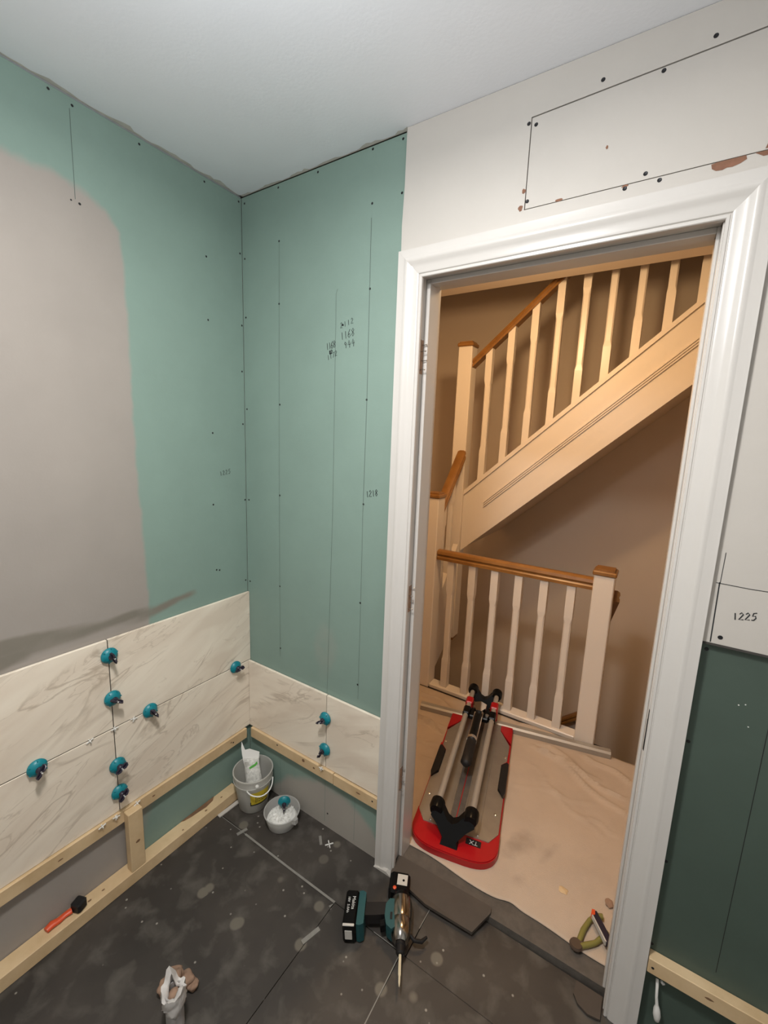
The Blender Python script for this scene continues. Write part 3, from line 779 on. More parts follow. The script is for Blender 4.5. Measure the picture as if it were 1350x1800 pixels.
g = card([(-.012, -.026), (.0, -.018), (.012, -.012), (.022, -.002), (.024, -.010), (.014, -.020), (.002, -.026), (-.008, -.031)], .0005, .0145)
obj('green_print', g, 'leaf', bag, label='green printed stroke on the bag')
g = G()
for k in range(4):
    q = card([(-.028, -.004 - .005 * k), (-.010, -.004 - .005 * k), (-.010, -.006 - .005 * k), (-.028, -.006 - .005 * k)], .0004, .0105); g.add(q.v, q.f)
obj('grey_print', g, 'label_grey', bag)

# tub
TC = (.284, -.0865, 0)
tb = empty('tub', TC, 'round clear plastic tub of white clips beside the bucket', 'tub')
g = G().lathe([(.0, .0), (.050, .0), (.054, .004), (.0675, .056), (.070, .057), (.070, .0595), (.066, .0595), (.0525, .005), (.0, .003)], 40)
obj('body', g.xf(Matrix.Translation(TC)), 'tub', tb, smooth=30)
a = math.radians(8)
obj('rim_tab', G().prism([(TC[0] + .066, TC[1] - .012), (TC[0] + .080, TC[1] - .008), (TC[0] + .080, TC[1] + .006), (TC[0] + .066, TC[1] + .012)], .040, .0585), 'tub', tb)
# heap of white clips (uncountable)
g = G(); v = []; f = []; n = 28; hr2 = random.Random(11)
rings = 9
for j in range(rings + 1):
    r = .058 * j / rings
    for i in range(n):
        aa = 2 * math.pi * i / n
        z = .048 - .020 * (j / rings) ** 1.5 + hr2.uniform(-.003, .003)
        v.append((TC[0] + r * math.cos(aa), TC[1] + r * math.sin(aa), z if j < rings else .026))
for j in range(rings):
    for i in range(n): f.append((j * n + i, j * n + (i + 1) % n, (j + 1) * n + (i + 1) % n, (j + 1) * n + i))
for i in range(n): v.append((TC[0] + .050 * math.cos(2 * math.pi * i / n), TC[1] + .050 * math.sin(2 * math.pi * i / n), .006))
b0 = rings * n; b1 = (rings + 1) * n
for i in range(n): f.append((b0 + i, b0 + (i + 1) % n, b1 + (i + 1) % n, b1 + i))
f.append(tuple(b1 + i for i in range(n))); g.add(v, f)
for k in range(70):
    aa = hr2.uniform(0, 6.28); r = .050 * math.sqrt(hr2.random()); z = .049 - .020 * (r / .058) ** 1.5
    h0 = len(g.v); g.box(-.007, .007, -.0012, .0012, -.001, .001); g.box(-.001, .001, -.005, .005, -.001, .001)
    g.xf(Matrix.Translation((TC[0] + r * math.cos(aa), TC[1] + r * math.sin(aa), z)) @ Matrix.Rotation(hr2.uniform(0, 6), 4, 'Z') @ Matrix.Rotation(hr2.uniform(-.7, .7), 4, 'X'), h0)
obj('clip_heap', g, 'white_plastic', label='heap of white plastic clips filling the tub', category='clips', kind='stuff', org=(TC[0], TC[1], .006))
clip((.276, -.066, .080), Vector((.50, -.52, -.06)).to_track_quat('Z', 'Y').to_matrix().to_4x4(), 90, 'loose teal tile clip lying on the white heap in the tub')

# ================================================================== FLOOR BITS
def strip(name, p0, p1, w, th, label, matn='tape', group='pale grey tape scraps on the floor', cat='tape'):
    a = Vector(p0); b = Vector(p1); d = (b - a).normalized(); n2 = Vector((-d.y, d.x)) * w / 2
    pts = [a - n2, b - n2 * .9, b + n2, a + n2 * .95]
    return obj(name, G().prism([tuple(p) for p in pts], .0, th, 'z'), matn, org=((a.x + b.x) / 2, (a.y + b.y) / 2, 0), label=label, category=cat, group=group)
strip('tape_scrap', (.184, -.222), (.196, -.184), .012, .0022, 'scrap of pale tape across the floor joint near the bucket')
strip('tape_scrap', (.637, -.346), (.655, -.288), .014, .0024, 'scrap of pale tape over the floor joint left of the drill')
strip('tape_scrap', (.447, -.046), (.474, -.072), .010, .002, 'scrap of pale tape beside the white cross spacer')
strip('edging_offcut', (.060, -.212), (.066, -.118), .016, .004, 'white painted sliver lying against the floor plate by the bucket', 'white_board', 'offcuts', 'offcut')
g = G()
for s_ in (1, -1):
    h0 = len(g.v); g.box(-.0016, .0016, -.0155, .0155, 0, .003); g.xf(Matrix.Rotation(math.radians(45 * s_ + 6), 4, 'Z'), h0)
g.xf(Matrix.Translation((.498, -.053, .0003)))
obj('cross_spacer', g, 'white_plastic', org=(.498, -.053, 0), label='white cross shaped tile spacer lying on the floor', category='tile spacer')

# brown board offcut in front of the threshold
ob = G(); pts = [(.748, .038), (1.086, .052), (1.090, .036), (1.058, -.042), (.90, -.050), (.752, -.024)]
n = len(pts)
def obz(x, y): return .0205 + max(-.045, min(.035, y - .03)) * .22
v = [(x, y, obz(x, y)) for x, y in pts] + [(x, y, obz(x, y) + .010) for x, y in pts]
obj('board_offcut', ob.add(v, [tuple(range(n))[::-1], tuple(range(n, 2 * n))] + [(i, (i + 1) % n, n + (i + 1) % n, n + i) for i in range(n)]), 'brown_board', org=(.9, .0, .0),
    label='brown cement board offcut lying across the doorway threshold', category='board')

obj('notch_patch', G().prism([(1.347, -.014), (1.360, -.032), (1.386, -.042), (1.4165, -.036), (1.4165, .022), (1.350, .022)], .0020, .008, 'z'), 'brown_board', org=(1.385, -.01, 0),  # thin dark slab added in place of the darker recessed notch
    label='small dark brown slab standing in for a recessed notch at the foot of the right architrave', category='board')
# waste pipe stub
PC = Vector((.497, -.664, 0))
pp = empty('pipe_stub', PC, 'grey white waste pipe stub wrapped in torn white tape', 'pipe')
g = G().lathe([(.0215, 0), (.0215, .112), (.0185, .112), (.0185, .002)], 24, closed=True)
obj('pipe', g.xf(Matrix.Translation(PC)), 'pipe', pp, smooth=40)
rr = random.Random(4); v = []; f = []; n = 26; rows = 9
for j in range(rows):
    for i in range(n):
        a = 2 * math.pi * i / n
        top = .118 + .008 * math.sin(a * 2 + 1) + .006 * math.sin(a * 5) + .030 * max(0, math.cos(a - 2.9)) ** 4
        bot = .070 + .010 * math.sin(a * 3)
        z = bot + (top - bot) * min(j, 6) / 6 - (.004 if j == 7 else .010 if j == 8 else 0)
        r = .0235 + .0045 * abs(math.sin(a * 4 + j * 1.3)) + rr.uniform(0, .003)
        if j >= 7: r = (.0175 if j == 7 else .0125) + rr.uniform(-.002, .002)
        v.append((PC.x + r * math.cos(a), PC.y + r * math.sin(a), z))
for j in range(rows - 1):
    for i in range(n): f.append((j * n + i, j * n + (i + 1) % n, (j + 1) * n + (i + 1) % n, (j + 1) * n + i))
tp = obj('torn_tape', G().add(v, f), 'white_rag', pp, smooth=70, label='crumpled torn white tape around the pipe mouth')
sm = tp.modifiers.new('thick', 'SOLIDIFY'); sm.thickness = .0025
g = G().lathe([(.0, .109), (.008, .108), (.013, .104), (.0165, .096), (.0165, .085), (.0, .085)], 16); g.xf(Matrix.Translation(PC))
obj('foam_plug', g, 'foam', pp, smooth=60, label='brown foam plugging the pipe')
def lump(bm, c, r, seed, sq=(1, 1, .8)):
    rr = random.Random(seed); ret = bmesh.ops.create_icosphere(bm, subdivisions=3, radius=r)
    for v_ in ret['verts']:
        k = 1 + rr.uniform(-.07, .07) + .16 * math.sin(v_.co.x / r * 4 + seed) * math.sin(v_.co.y / r * 4 + 2 * seed) + .1 * math.sin(v_.co.z / r * 5); v_.co = Vector((v_.co.x * sq[0], v_.co.y * sq[1], v_.co.z * sq[2])) * k + Vector(c)
bm = bmesh.new()
for i, (c, r) in enumerate([((.418, -.618, .026), .024), ((.446, -.602, .022), .020), ((.412, -.642, .018), .018), ((.466, -.594, .012), .014), ((.430, -.624, .046), .018)]): lump(bm, c, r, i)
obj('foam_lump', G().bm(bm), 'foam', smooth=70, org=(.44, -.62, 0), label='lump of brown expanding foam behind the pipe stub', category='foam')
bm = bmesh.new(); lump(bm, (.463, -.730, .006), .012, 31, (1.2, 1, .5)); lump(bm, (.475, -.735, .008), .008, 32)
obj('plaster_crumb', G().bm(bm), 'white_rag', smooth=60, org=(.465, -.73, 0), label='pale plaster crumb on the floor left of the pipe stub', category='plaster crumb')

# orange handled brush on the floor plate
br_ = empty('hand_brush', (.03, -.72, .045), 'small tool with orange handle and black head on the floor plate', 'brush')
obj('handle', G().tube([(.024, -.772, .053), (.021, -.756, .0545), (.024, -.740, .0535), (.022, -.722, .054), (.026, -.706, .056)], [.010, .012, .010, .009, .010], 10, squash=(1, .7)), 'orange', br_, smooth=60)
obj('head', G().box(-.017, .017, -.014, .018, -.0105, .020, .005).xf(Matrix.Translation((.030, -.690, .0565)) @ Matrix.Rotation(.4, 4, 'Z')), 'rubber', br_, smooth=30)
# white drip on right wall
dr = empty('silicone_drip', (1.530, 0, .09), 'white silicone drip hanging on the dark wall under the right batten', 'silicone')
obj('neck', G().tube([(1.523, -.006, .198), (1.524, -.014, .190), (1.526, -.018, .160), (1.530, -.018, .135)], [.0035, .0035, .0033, .0040], 8), 'white_plastic', dr, smooth=60)
obj('bulb', G().tube([(1.530, -.018, .137), (1.531, -.018, .125), (1.533, -.018, .108), (1.534, -.018, .094), (1.535, -.018, .088)], [.004, .0075, .0085, .006, .001], 12), 'white_plastic', dr, smooth=60)
obj('wall_blob', G().tube([(1.531, -.003, .194), (1.536, -.003, .190), (1.540, -.003, .192)], [.003, .004, .002], 8), 'white_plastic', dr, smooth=60)

# ================================================================== IMPACT DRIVER
D0 = Vector((.870, -.155, .045))
dv = empty('impact_driver', (D0.x, D0.y, 0), 'teal and black cordless impact driver lying on the floor by the doorway', 'drill')
ax = Vector((.48, -.877, -.02)).normalized()             # towards the bit
hx = Vector((-.90, -.36, -.06)); hx = (hx - ax * hx.dot(ax)).normalized()   # towards the battery
ux = ax.cross(hx).normalized()
if ux.z < 0: ux = -ux
def DM(o=D0):
    m_ = Matrix.Identity(4)
    for i in range(3): m_[i][0] = ax[i]; m_[i][1] = hx[i]; m_[i][2] = ux[i]; m_[i][3] = o[i]
    return m_
RY90 = Matrix.Rotation(math.radians(90), 4, 'Y')
obj('motor_housing', G().lathe([(.0, -.078), (.020, -.078), (.027, -.072), (.030, -.055), (.031, -.010), (.030, .0)], 28, M4=DM() @ RY90), 'black', dv, smooth=40)
obj('gear_case', G().lathe([(.030, .0), (.0315, .004), (.0305, .030), (.027, .048), (.018, .060), (.0, .062)], 28, M4=DM() @ RY90), 'driver_metal', dv, smooth=40, label='shiny gear case')
obj('housing_cap', G().lathe([(.0315, -.058), (.0330, -.050), (.0330, -.004), (.0315, .002)], 28, M4=DM() @ RY90), 'driver_metal', dv, smooth=40)
obj('chuck', G().lathe([(.015, .058), (.015, .066), (.0125, .068), (.0125, .084), (.009, .088), (.0, .088)], 20, M4=DM() @ RY90), 'rubber', dv, smooth=40)
bt = obj('driver_bit', G().lathe([(.0042, .086), (.0042, .135), (.0030, .137), (.0028, .150), (.0012, .160), (.0, .161)], 6, M4=DM() @ RY90), 'bit_cream', dv)
g = G(); g.prism([(-.045, .012), (.030, .012), (.040, .028), (.028, .044), (.004, .050), (-.030, .048), (-.046, .036)], -.0235, .0245)
obj('side_shell', g.xf(DM()), 'teal_drill', dv, smooth=30, label='teal side shell')
obj('vent_slot', G().box(-.006, .014, .026, .033, .0246, .0255).xf(DM()), 'gap', dv)
g = G(); g.prism([(.004, .050), (.022, .048), (.026, .062), (.010, .066)], -.012, .012); obj('trigger', g.xf(DM()), 'black', dv)
g = G(); g.prism([(-.040, .046), (-.004, .048), (.000, .080), (.002, .118), (-.036, .118), (-.038, .080)], -.017, .018); obj('grip', g.xf(DM()), 'rubber', dv, smooth=30)
g = G(); g.prism([(-.052, .112), (.036, .112), (.042, .124), (.040, .134), (-.056, .134), (-.058, .122)], -.030, .034); obj('battery_mount', g.xf(DM()), 'teal_drill', dv, smooth=30)
g = G(); bm = bmesh.new()
q = G().box(-.060, .046, .135, .176, -.032, .036, .006)
ba = obj('battery', q.xf(DM()), 'black', dv, smooth=30)
obj('battery_latch', G().box(.0462, .0482, .146, .168, -.014, .018, .0008).xf(DM()), 'label_grey', dv)
obj('battery_edge', G().box(.040, .0470, .139, .174, .0335, .0372, .001).xf(DM()), 'label_grey', dv)
obj('dark_side_piece', G().tube([(.030, -.026, -.006), (.040, -.040, -.014), (.038, -.062, -.020), (.024, -.078, -.022)], [.005, .006, .006, .004], 8).xf(DM()), 'rubber', dv, smooth=60)  # short dark curved piece beside the housing
def text_mesh(name, body, size, m4, matn, parent):
    cu = bpy.data.curves.new(name, 'FONT'); cu.body = body; cu.size = size; cu.align_x = 'CENTER'; cu.align_y = 'CENTER'; cu.resolution_u = 2; cu.extrude = .0002
    t = bpy.data.objects.new(name, cu); COL.objects.link(t)
    me = bpy.data.meshes.new_from_object(t.evaluated_get(bpy.context.evaluated_depsgraph_get()))
    bpy.data.objects.remove(t, do_unlink=True)
    g = G().add([tuple(m4 @ v.co) for v in me.vertices], [tuple(p.vertices) for p in me.polygons])
    bpy.data.meshes.remove(me)
    return obj(name, g, matn, parent)
def face_frame(o, xdir, ydir):
    x_ = Vector(xdir).normalized(); y_ = Vector(ydir); y_ = (y_ - x_ * y_.dot(x_)).normalized(); z_ = x_.cross(y_)
    m_ = Matrix.Identity(4)
    for i in range(3): m_[i][0] = x_[i]; m_[i][1] = y_[i]; m_[i][2] = z_[i]; m_[i][3] = o[i]
    return m_
tl = (DM() @ Vector((-.018, .149, .0368)))
text_mesh('battery_print', 'Makita', .0145, face_frame(tl, ax, -hx), 'ink_white', ba)
tl = (DM() @ Vector((-.012, .164, .0368)))
text_mesh('battery_print', '18V  5.0Ah', .0105, face_frame(tl, ax, -hx), 'ink_white', ba)
# black tape measure behind the driver
tm = empty('tape_measure', (.812, -.062, 0), 'black tape measure with silver square label behind the driver', 'tape measure')
tmm = Matrix.Translation((.806, -.056, 0)) @ Matrix.Rotation(math.radians(24), 4, 'Z')
obj('case', G().box(-.034, .034, -.036, .036, .0005, .052, .009).xf(tmm), 'black', tm, smooth=30)
obj('label_plate', G().box(-.008, .026, -.014, .022, .0518, .0528, .0003).xf(tmm), 'label_grey', tm, label='silver square label')
obj('label_screw', G().lathe([(.004, .0525), (.004, .0534), (.002, .0536)], 10, M4=tmm @ Matrix.Translation((.013, .002, 0))), 'black', tm)
obj('lock_button', G().lathe([(.006, .0515), (.006, .054), (.003, .056)], 12, M4=tmm @ Matrix.Translation((-.014, -.026, 0))), 'orange', tm, smooth=40)

# ================================================================== LANDING: DUST SHEET, CUTTER, BAR, PLIERS
SZ = .0225
FOLDS = [((.55, .50), (.74, .62), .010, .006), ((1.02, .80), (1.18, .66), .006, .006), ((1.22, .62), (1.40, .60), .005, .006), ((1.0, .93), (1.42, .80), .012, .007), ((.25, .70), (.66, .80), .012, .007), ((1.0, .52), (1.08, .44), .005, .005), ((.98, .62), (1.30, .70), .004, .006), ((.30, .80), (.62, .74), .016, .008), ((.42, .55), (.66, .70), .006, .008), ((.30, 1.0), (.60, .93), .016, .018), ((1.05, .92), (1.45, .70), .009, .010), ((.95, 1.0), (1.30, .86), .010, .012),
         ((.70, .9), (.62, .40), .004, .008), ((1.1, .70), (1.35, .55), .004, .008), ((.50, 1.02), (1.15, 1.045), .014, .018), ((1.28, .30), (1.40, .52), .003, .008), ((.20, .62), (.60, .60), .007, .010), ((1.20, 1.0), (1.45, .93), .012, .012)]
def foldh(x, y):
    h = 0
    for (x0, y0), (x1, y1), a, w in FOLDS:
        dx, dy = x1 - x0, y1 - y0; t = max(0, min(1, ((x - x0) * dx + (y - y0) * dy) / (dx * dx + dy * dy)))
        wob = .012 * math.sin(9 * t + x0 * 20)
        d = math.hypot(x - x0 - t * dx - wob * dy * 2, y - y0 - t * dy + wob)
        h += a * math.exp(-(d / w) ** 2) * (0.35 + .65 * math.sin(math.pi * (.12 + .76 * t)))
    h += .0016 * math.sin(x * 23 + 3 * math.sin(y * 9)) * math.sin(y * 19 + 2 * math.sin(x * 13))
    # keep it flat under the cutter
    u = (x - .893) * .978 + (y - .184) * .207; vv = -(x - .893) * .207 + (y - .184) * .978
    inside = sstep(.20, .17, abs(u)) * sstep(-.11, -.07, vv) * sstep(.90, .85, vv)
    bt_ = (x - .40) * .979 + (y - .868) * .203; bn_ = -(x - .40) * .203 + (y - .868) * .979
    bar = sstep(.055, .030, abs(bn_)) * sstep(-.04, -.01, bt_) * sstep(1.0, .96, bt_)
    return max(0, h) * 1.5 * (1 - inside) * (1 - bar)
v = []; f = []; nx, ny = 150, 84
X0, X1, Y0, Y1 = .05, 1.95, .105, 1.066
def edge_y(x):
    base = .098 + .006 * math.sin(x * 17) + .010 * math.exp(-((x - 1.13) / .03) ** 2)
    return base if DL - .01 < x < DR + .01 else .137
for j in range(ny + 1):
    for i in range(nx + 1):
        x = X0 + (X1 - X0) * i / nx; ye = edge_y(x)
        y = ye + (Y1 - ye) * j / ny
        v.append((x, y, SZ + foldh(x, y)))
for j in range(ny):
    for i in range(nx):
        k = j * (nx + 1) + i; f.append((k, k + 1, k + nx + 2, k + nx + 1))
ds = obj('dust_sheet', G().add(v, f), 'cloth', smooth=80, org=(1.0, .5, SZ), label='creased cream cotton dust sheet covering the landing floor', category='dust sheet')
sm = ds.modifiers.new('thick', 'SOLIDIFY'); sm.thickness = .0022; sm.offset = -1
# dirt smudges on the sheet belong to its material
nt = M['cloth'].node_tree; n_ = nt.nodes; L_ = nt.links; bs = n_['Principled BSDF']
src = bs.inputs['Base Color'].links[0].from_socket
gg = n_.new('ShaderNodeNewGeometry')
for (cx, cy, rx, ry, st) in ((1.10, .34, .055, .11, .62), (1.20, .36, .025, .09, .45), (1.13, .20, .03, .05, .3), (.93, .30, .03, .05, .2)):
    mp = n_.new('ShaderNodeMapping'); mp.vector_type = 'TEXTURE'; mp.inputs['Location'].default_value = (cx, cy, SZ); mp.inputs['Scale'].default_value = (rx, ry, 1)
    mp.inputs['Rotation'].default_value = (0, 0, -.35)
    L_.new(gg.outputs['Position'], mp.inputs['Vector'])
    ln = n_.new('ShaderNodeVectorMath'); ln.operation = 'LENGTH'; L_.new(mp.outputs[0], ln.inputs[0])
    ns = n_.new('ShaderNodeTexNoise'); ns.inputs['Scale'].default_value = 26; ns.inputs['Detail'].default_value = 6; L_.new(gg.outputs['Position'], ns.inputs['Vector'])
    ad = n_.new('ShaderNodeMath'); ad.operation = 'MULTIPLY_ADD'; ad.inputs[1].default_value = 1.3; L_.new(ns.outputs['Fac'], ad.inputs[0]); L_.new(ln.outputs[1], ad.inputs[2])
    mr = n_.new('ShaderNodeMapRange'); mr.inputs[1].default_value = 1.45; mr.inputs[2].default_value = .55; mr.inputs[4].default_value = st; L_.new(ad.outputs[0], mr.inputs[0])
    mx = n_.new('ShaderNodeMix'); mx.data_type = 'RGBA'; mx.inputs[7].default_value = (.26, .20, .15, 1); L_.new(mr.outputs[0], mx.inputs[0]); L_.new(src, mx.inputs[6]); src = mx.outputs[2]
L_.new(src, bs.inputs['Base Color'])

# --- tile cutter
CO = Vector((.893, .184, SZ + .001)); cr = Vector((.978, .207, 0)).normalized(); cd = Vector((-cr.y, cr.x, 0))
CM = Matrix.Identity(4)
for i in range(3): CM[i][0] = cr[i]; CM[i][1] = cd[i]; CM[i][2] = (0, 0, 1)[i]; CM[i][3] = CO[i]
tc = empty('tile_cutter', CO, 'red and grey manual tile cutter with two steel rails on the dust sheet', 'tile cutter')
def cpart(name, g, matn, parent=tc, smooth=False, **k): return obj(name, g.xf(CM), matn, parent, smooth=smooth, **k)
pts = [(-.161, .10)] + [(-.162 * math.copysign(abs(math.cos(math.radians(180 * k / 24))) ** .55, math.cos(math.radians(180 * k / 24))), .03 - .090 * math.sin(math.radians(180 * k / 24)) ** .9) for k in range(25)] + [(.161, .10), (.125, .06), (-.125, .06)]
g = G(); n = len(pts)
cpart('front_bumper', G().prism(pts, .0, .026).prism([(x * .985, y * .97 + .001) for x, y in pts], .026, .030), 'red', smooth=40, label='curved red front bumper')
cpart('base_rim', G().box(-.160, -.150, .09, .742, .0, .024, .002).box(.150, .160, .09, .742, .0, .024, .002), 'red', smooth=30)
pl = [(-.125, .038), (.125, .038), (.155, .085), (.155, .262), (.128, .30), (.128, .445), (.150, .475), (.153, .60), (.10, .70), (.10, .745), (-.10, .745), (-.10, .70), (-.153, .60), (-.150, .475), (-.128, .445), (-.128, .30), (-.155, .262), (-.155, .085)]
bp_ = cpart('base_plate', G().prism(pl, .012, .033), 'alu', label='grey aluminium base plate')
for x in (-.098, -.034, .020, .084):
    cpart('plate_ridge', G().box(x - .003, x + .003, .045, .735, .033, .0375, .001), 'alu', bp_)
cpart('plate_channel', G().box(-.030, .016, .045, .735, .033, .0336), 'grey_board', bp_)
cpart('scoring_line', G().box(-.0085, -.0055, .075, .60, .0338, .0346), 'red', bp_, label='red centre line')
for x, y in ((-.135, .17), (.135, .17), (-.142, .51), (.142, .51)):
    cpart('bolt', G().lathe([(.006, .033), (.006, .0355), (.003, .037)], 12, M4=Matrix.Translation((x, y, 0))), 'chrome', bp_, smooth=40)
for s in (-1, 1):
    cpart('corner_plate', G().prism([(s * .101, .741), (s * .157, .741), (s * .158, .612), (s * .125, .66), (s * .101, .70)], .010, .036), 'red')
    cpart('side_grip', G().prism([(s * .130, .445), (s * .152, .470), (s * .160, .460), (s * .160, .285), (s * .152, .262), (s * .130, .305)], .010, .044), 'rubber', smooth=30, label='black side grip')
    cpart('grip_trim', G().prism([(s * .128, .447), (s * .150, .477), (s * .160, .490), (s * .160, .462), (s * .151, .470)], .012, .040), 'red')
RZ = .108
for x in (-.075, .055):
    cpart('rail', G().tube([(x, .03, RZ), (x, .90, RZ)], .0125, 20), 'alu_bar', smooth=50)
    cpart('rail_bracket', G().box(x - .019, x + .019, .742, .80, .043, RZ + .016, .006), 'red', smooth=30)
def yoke(y0, yf, flip, name):
    g = G()
    for x in (-.075, .055):
        g.lathe([(.020, -.028), (.027, -.020), (.028, .010), (.022, .026)], 20, M4=Matrix.Translation((x, y0, RZ)) @ Matrix.Rotation(math.radians(90), 4, 'X'))
    # web between the sockets and the leg
    top = [(-.075 - .010, RZ + .016), (-.050, RZ + .004), (-.028, RZ - .018), (-.010, RZ - .024), (.008, RZ - .018), (.030, RZ + .004), (.055 + .010, RZ + .016)]
    bot = [(.072, RZ - .018), (.046, RZ - .034), (.024, RZ - .054), (.016, .046), (.022, .030), (.030, .024), (-.050, .024), (-.042, .030), (-.036, .046), (-.044, RZ - .054), (-.066, RZ - .034), (-.092, RZ - .018)]
    poly = top + bot
    def yy(z): return y0 + (yf - y0) * max(0, min(1, (RZ - z) / (RZ - .028)))
    v = [(x, yy(z) - .016, z) for x, z in poly] + [(x, yy(z) + .016, z) for x, z in poly]; n = len(poly)
    g.add(v, [tuple(range(n))[::-1], tuple(range(n, 2 * n))] + [(i, (i + 1) % n, n + (i + 1) % n, n + i) for i in range(n)])
    return cpart(name, g, 'black', smooth=35, label='black Y shaped rail support')
yoke(.045, -.022, 1, 'rail_support'); yoke(.895, .838, -1, 'rail_support')
ca = cpart('carriage', G().box(-.058, .038, .640, .715, RZ - .016, RZ + .010, .005), 'black', smooth=30)
cpart('carriage_bush', G().box(-.092, -.058, .645, .71, RZ - .018, RZ + .018, .006).box(.038, .072, .645, .71, RZ - .018, RZ + .018, .006), 'black', ca, smooth=30)
cpart('pivot', G().prism([(-.040, .705), (-.010, .722), (.020, .705), (.020, .672), (.004, .640), (-.024, .640), (-.040, .672)], RZ + .006, RZ + .048), 'chrome', ca, smooth=40, label='chrome pivot block')
cpart('lever', G().tube([(-.010, .68, RZ + .026), (-.010, .58, RZ + .032), (-.010, .44, RZ + .030)], [.018, .016, .018], 14, squash=(1, .7)), 'black', ca, smooth=60)
cpart('lever_side', G().box(-.032, -.0265, .42, .65, RZ + .018, RZ + .030, .001).box(.0065, .012, .42, .65, RZ + .018, RZ + .030, .001), 'chrome', ca)
cpart('lever_band', G().lathe([(.0225, -.009), (.0240, .0), (.0225, .009)], 18, M4=Matrix.Translation((-.010, .432, RZ + .030)) @ Matrix.Rotation(math.radians(90), 4, 'X')), 'chrome', ca, smooth=50)
cpart('lever_grip', G().tube([(-.010, .425, RZ + .030), (-.009, .38, RZ + .030), (-.010, .32, RZ + .026), (-.010, .285, RZ + .022), (-.010, .272, RZ + .020)], [.021, .023, .022, .024, .012], 16, squash=(1, .8)), 'rubber', ca, smooth=60)
cpart('clamp_nut', G().lathe([(.010, -.008), (.010, .008)], 6, M4=Matrix.Translation((.030, .66, RZ + .012))), 'steel', ca)
badge = cpart('badge', G().box(.045, .100, .004, .030, .0300, .0308), 'rubber')
bmx = face_frame(CM @ Vector((.073, .017, .0311)), -cr, -cd)
text_mesh('badge_print', 'TX', .024, bmx, 'ink_white', badge)
# long aluminium straightedge behind the cutter
a = Vector((.400, .868, SZ + .0235)); b = Vector((1.335, 1.062, SZ + .0235)); dd = (b - a).normalized(); nn = Vector((-dd.y, dd.x, 0))
prof = [(-.022, -.020), (.022, -.020), (.024, -.012), (.020, .006), (.010, .012), (-.014, .012), (-.023, .004)]
v = [tuple(a + nn * p + Vector((0, 0, q))) for p, q in prof] + [tuple(b + nn * p + Vector((0, 0, q))) for p, q in prof]; n = len(prof)
obj('straightedge', G().add(v, [tuple(range(n))[::-1], tuple(range(n, 2 * n))] + [(i, (i + 1) % n, n + (i + 1) % n, n + i) for i in range(n)]), 'alu_bar', org=tuple((a + b) / 2),
    label='long aluminium straightedge lying across the landing behind the tile cutter', category='straightedge')

# pliers by the right jamb
pz = SZ + .012
pk = empty('pincers', (1.365, .135, SZ), 'olive and brown handled pincers on the dust sheet by the right jamb', 'pliers')
obj('jaw', G().lathe([(.0, -.007), (.016, -.007), (.019, .0), (.016, .007), (.0, .007)], 14, M4=Matrix.Translation((1.334, .094, pz))).box(1.328, 1.352, .094, .112, pz - .006, pz + .006, .002), 'brown_grip', pk, smooth=40)
obj('handle', G().tube([(1.340, .108, pz), (1.346, .150, pz), (1.358, .188, pz + .002), (1.374, .214, pz + .004), (1.392, .222, pz + .004)], [.008, .008, .007, .008, .009], 10), 'olive', pk, smooth=60)
obj('handle', G().tube([(1.346, .098, pz), (1.366, .116, pz), (1.382, .132, pz), (1.398, .160, pz), (1.408, .185, pz)], [.008, .008, .007, .008, .008], 10), 'olive', pk, smooth=60)
kn = empty('utility_knife', (1.39, .165, SZ), 'dark knife with orange tip lying over the pincers', 'knife')
kz = SZ + .030
obj('body', G().prism([(1.362, .206), (1.374, .210), (1.420, .150), (1.419, .130), (1.409, .130), (1.364, .190)], kz - .007, kz + .009, 'z'), 'knob', kn, smooth=30)
obj('edge', G().prism([(1.3625, .189), (1.366, .189), (1.410, .131), (1.406, .129)], kz - .004, kz + .011, 'z'), 'label_grey', kn)
obj('tip', G().prism([(1.3605, .207), (1.369, .209), (1.371, .194), (1.3635, .188), (1.360, .193)], kz - .0075, kz + .0112, 'z'), 'orange', kn)
bm = bmesh.new(); lump(bm, (1.405, .290, SZ + .006), .012, 44, (1, 1.3, .5)); obj('foam_crumb', G().bm(bm), 'foam', smooth=60, org=(1.405, .29, SZ), label='brown crumb on the dust sheet beside the right jamb', category='crumb')
bm = bmesh.new(); lump(bm, (1.270, .250, SZ + .003), .012, 45, (1.2, 1, .3)); obj('plaster_flake', G().bm(bm), 'pine', smooth=60, org=(1.27, .25, SZ), label='pale yellow flake lying in the middle of the dust sheet', category='flake')

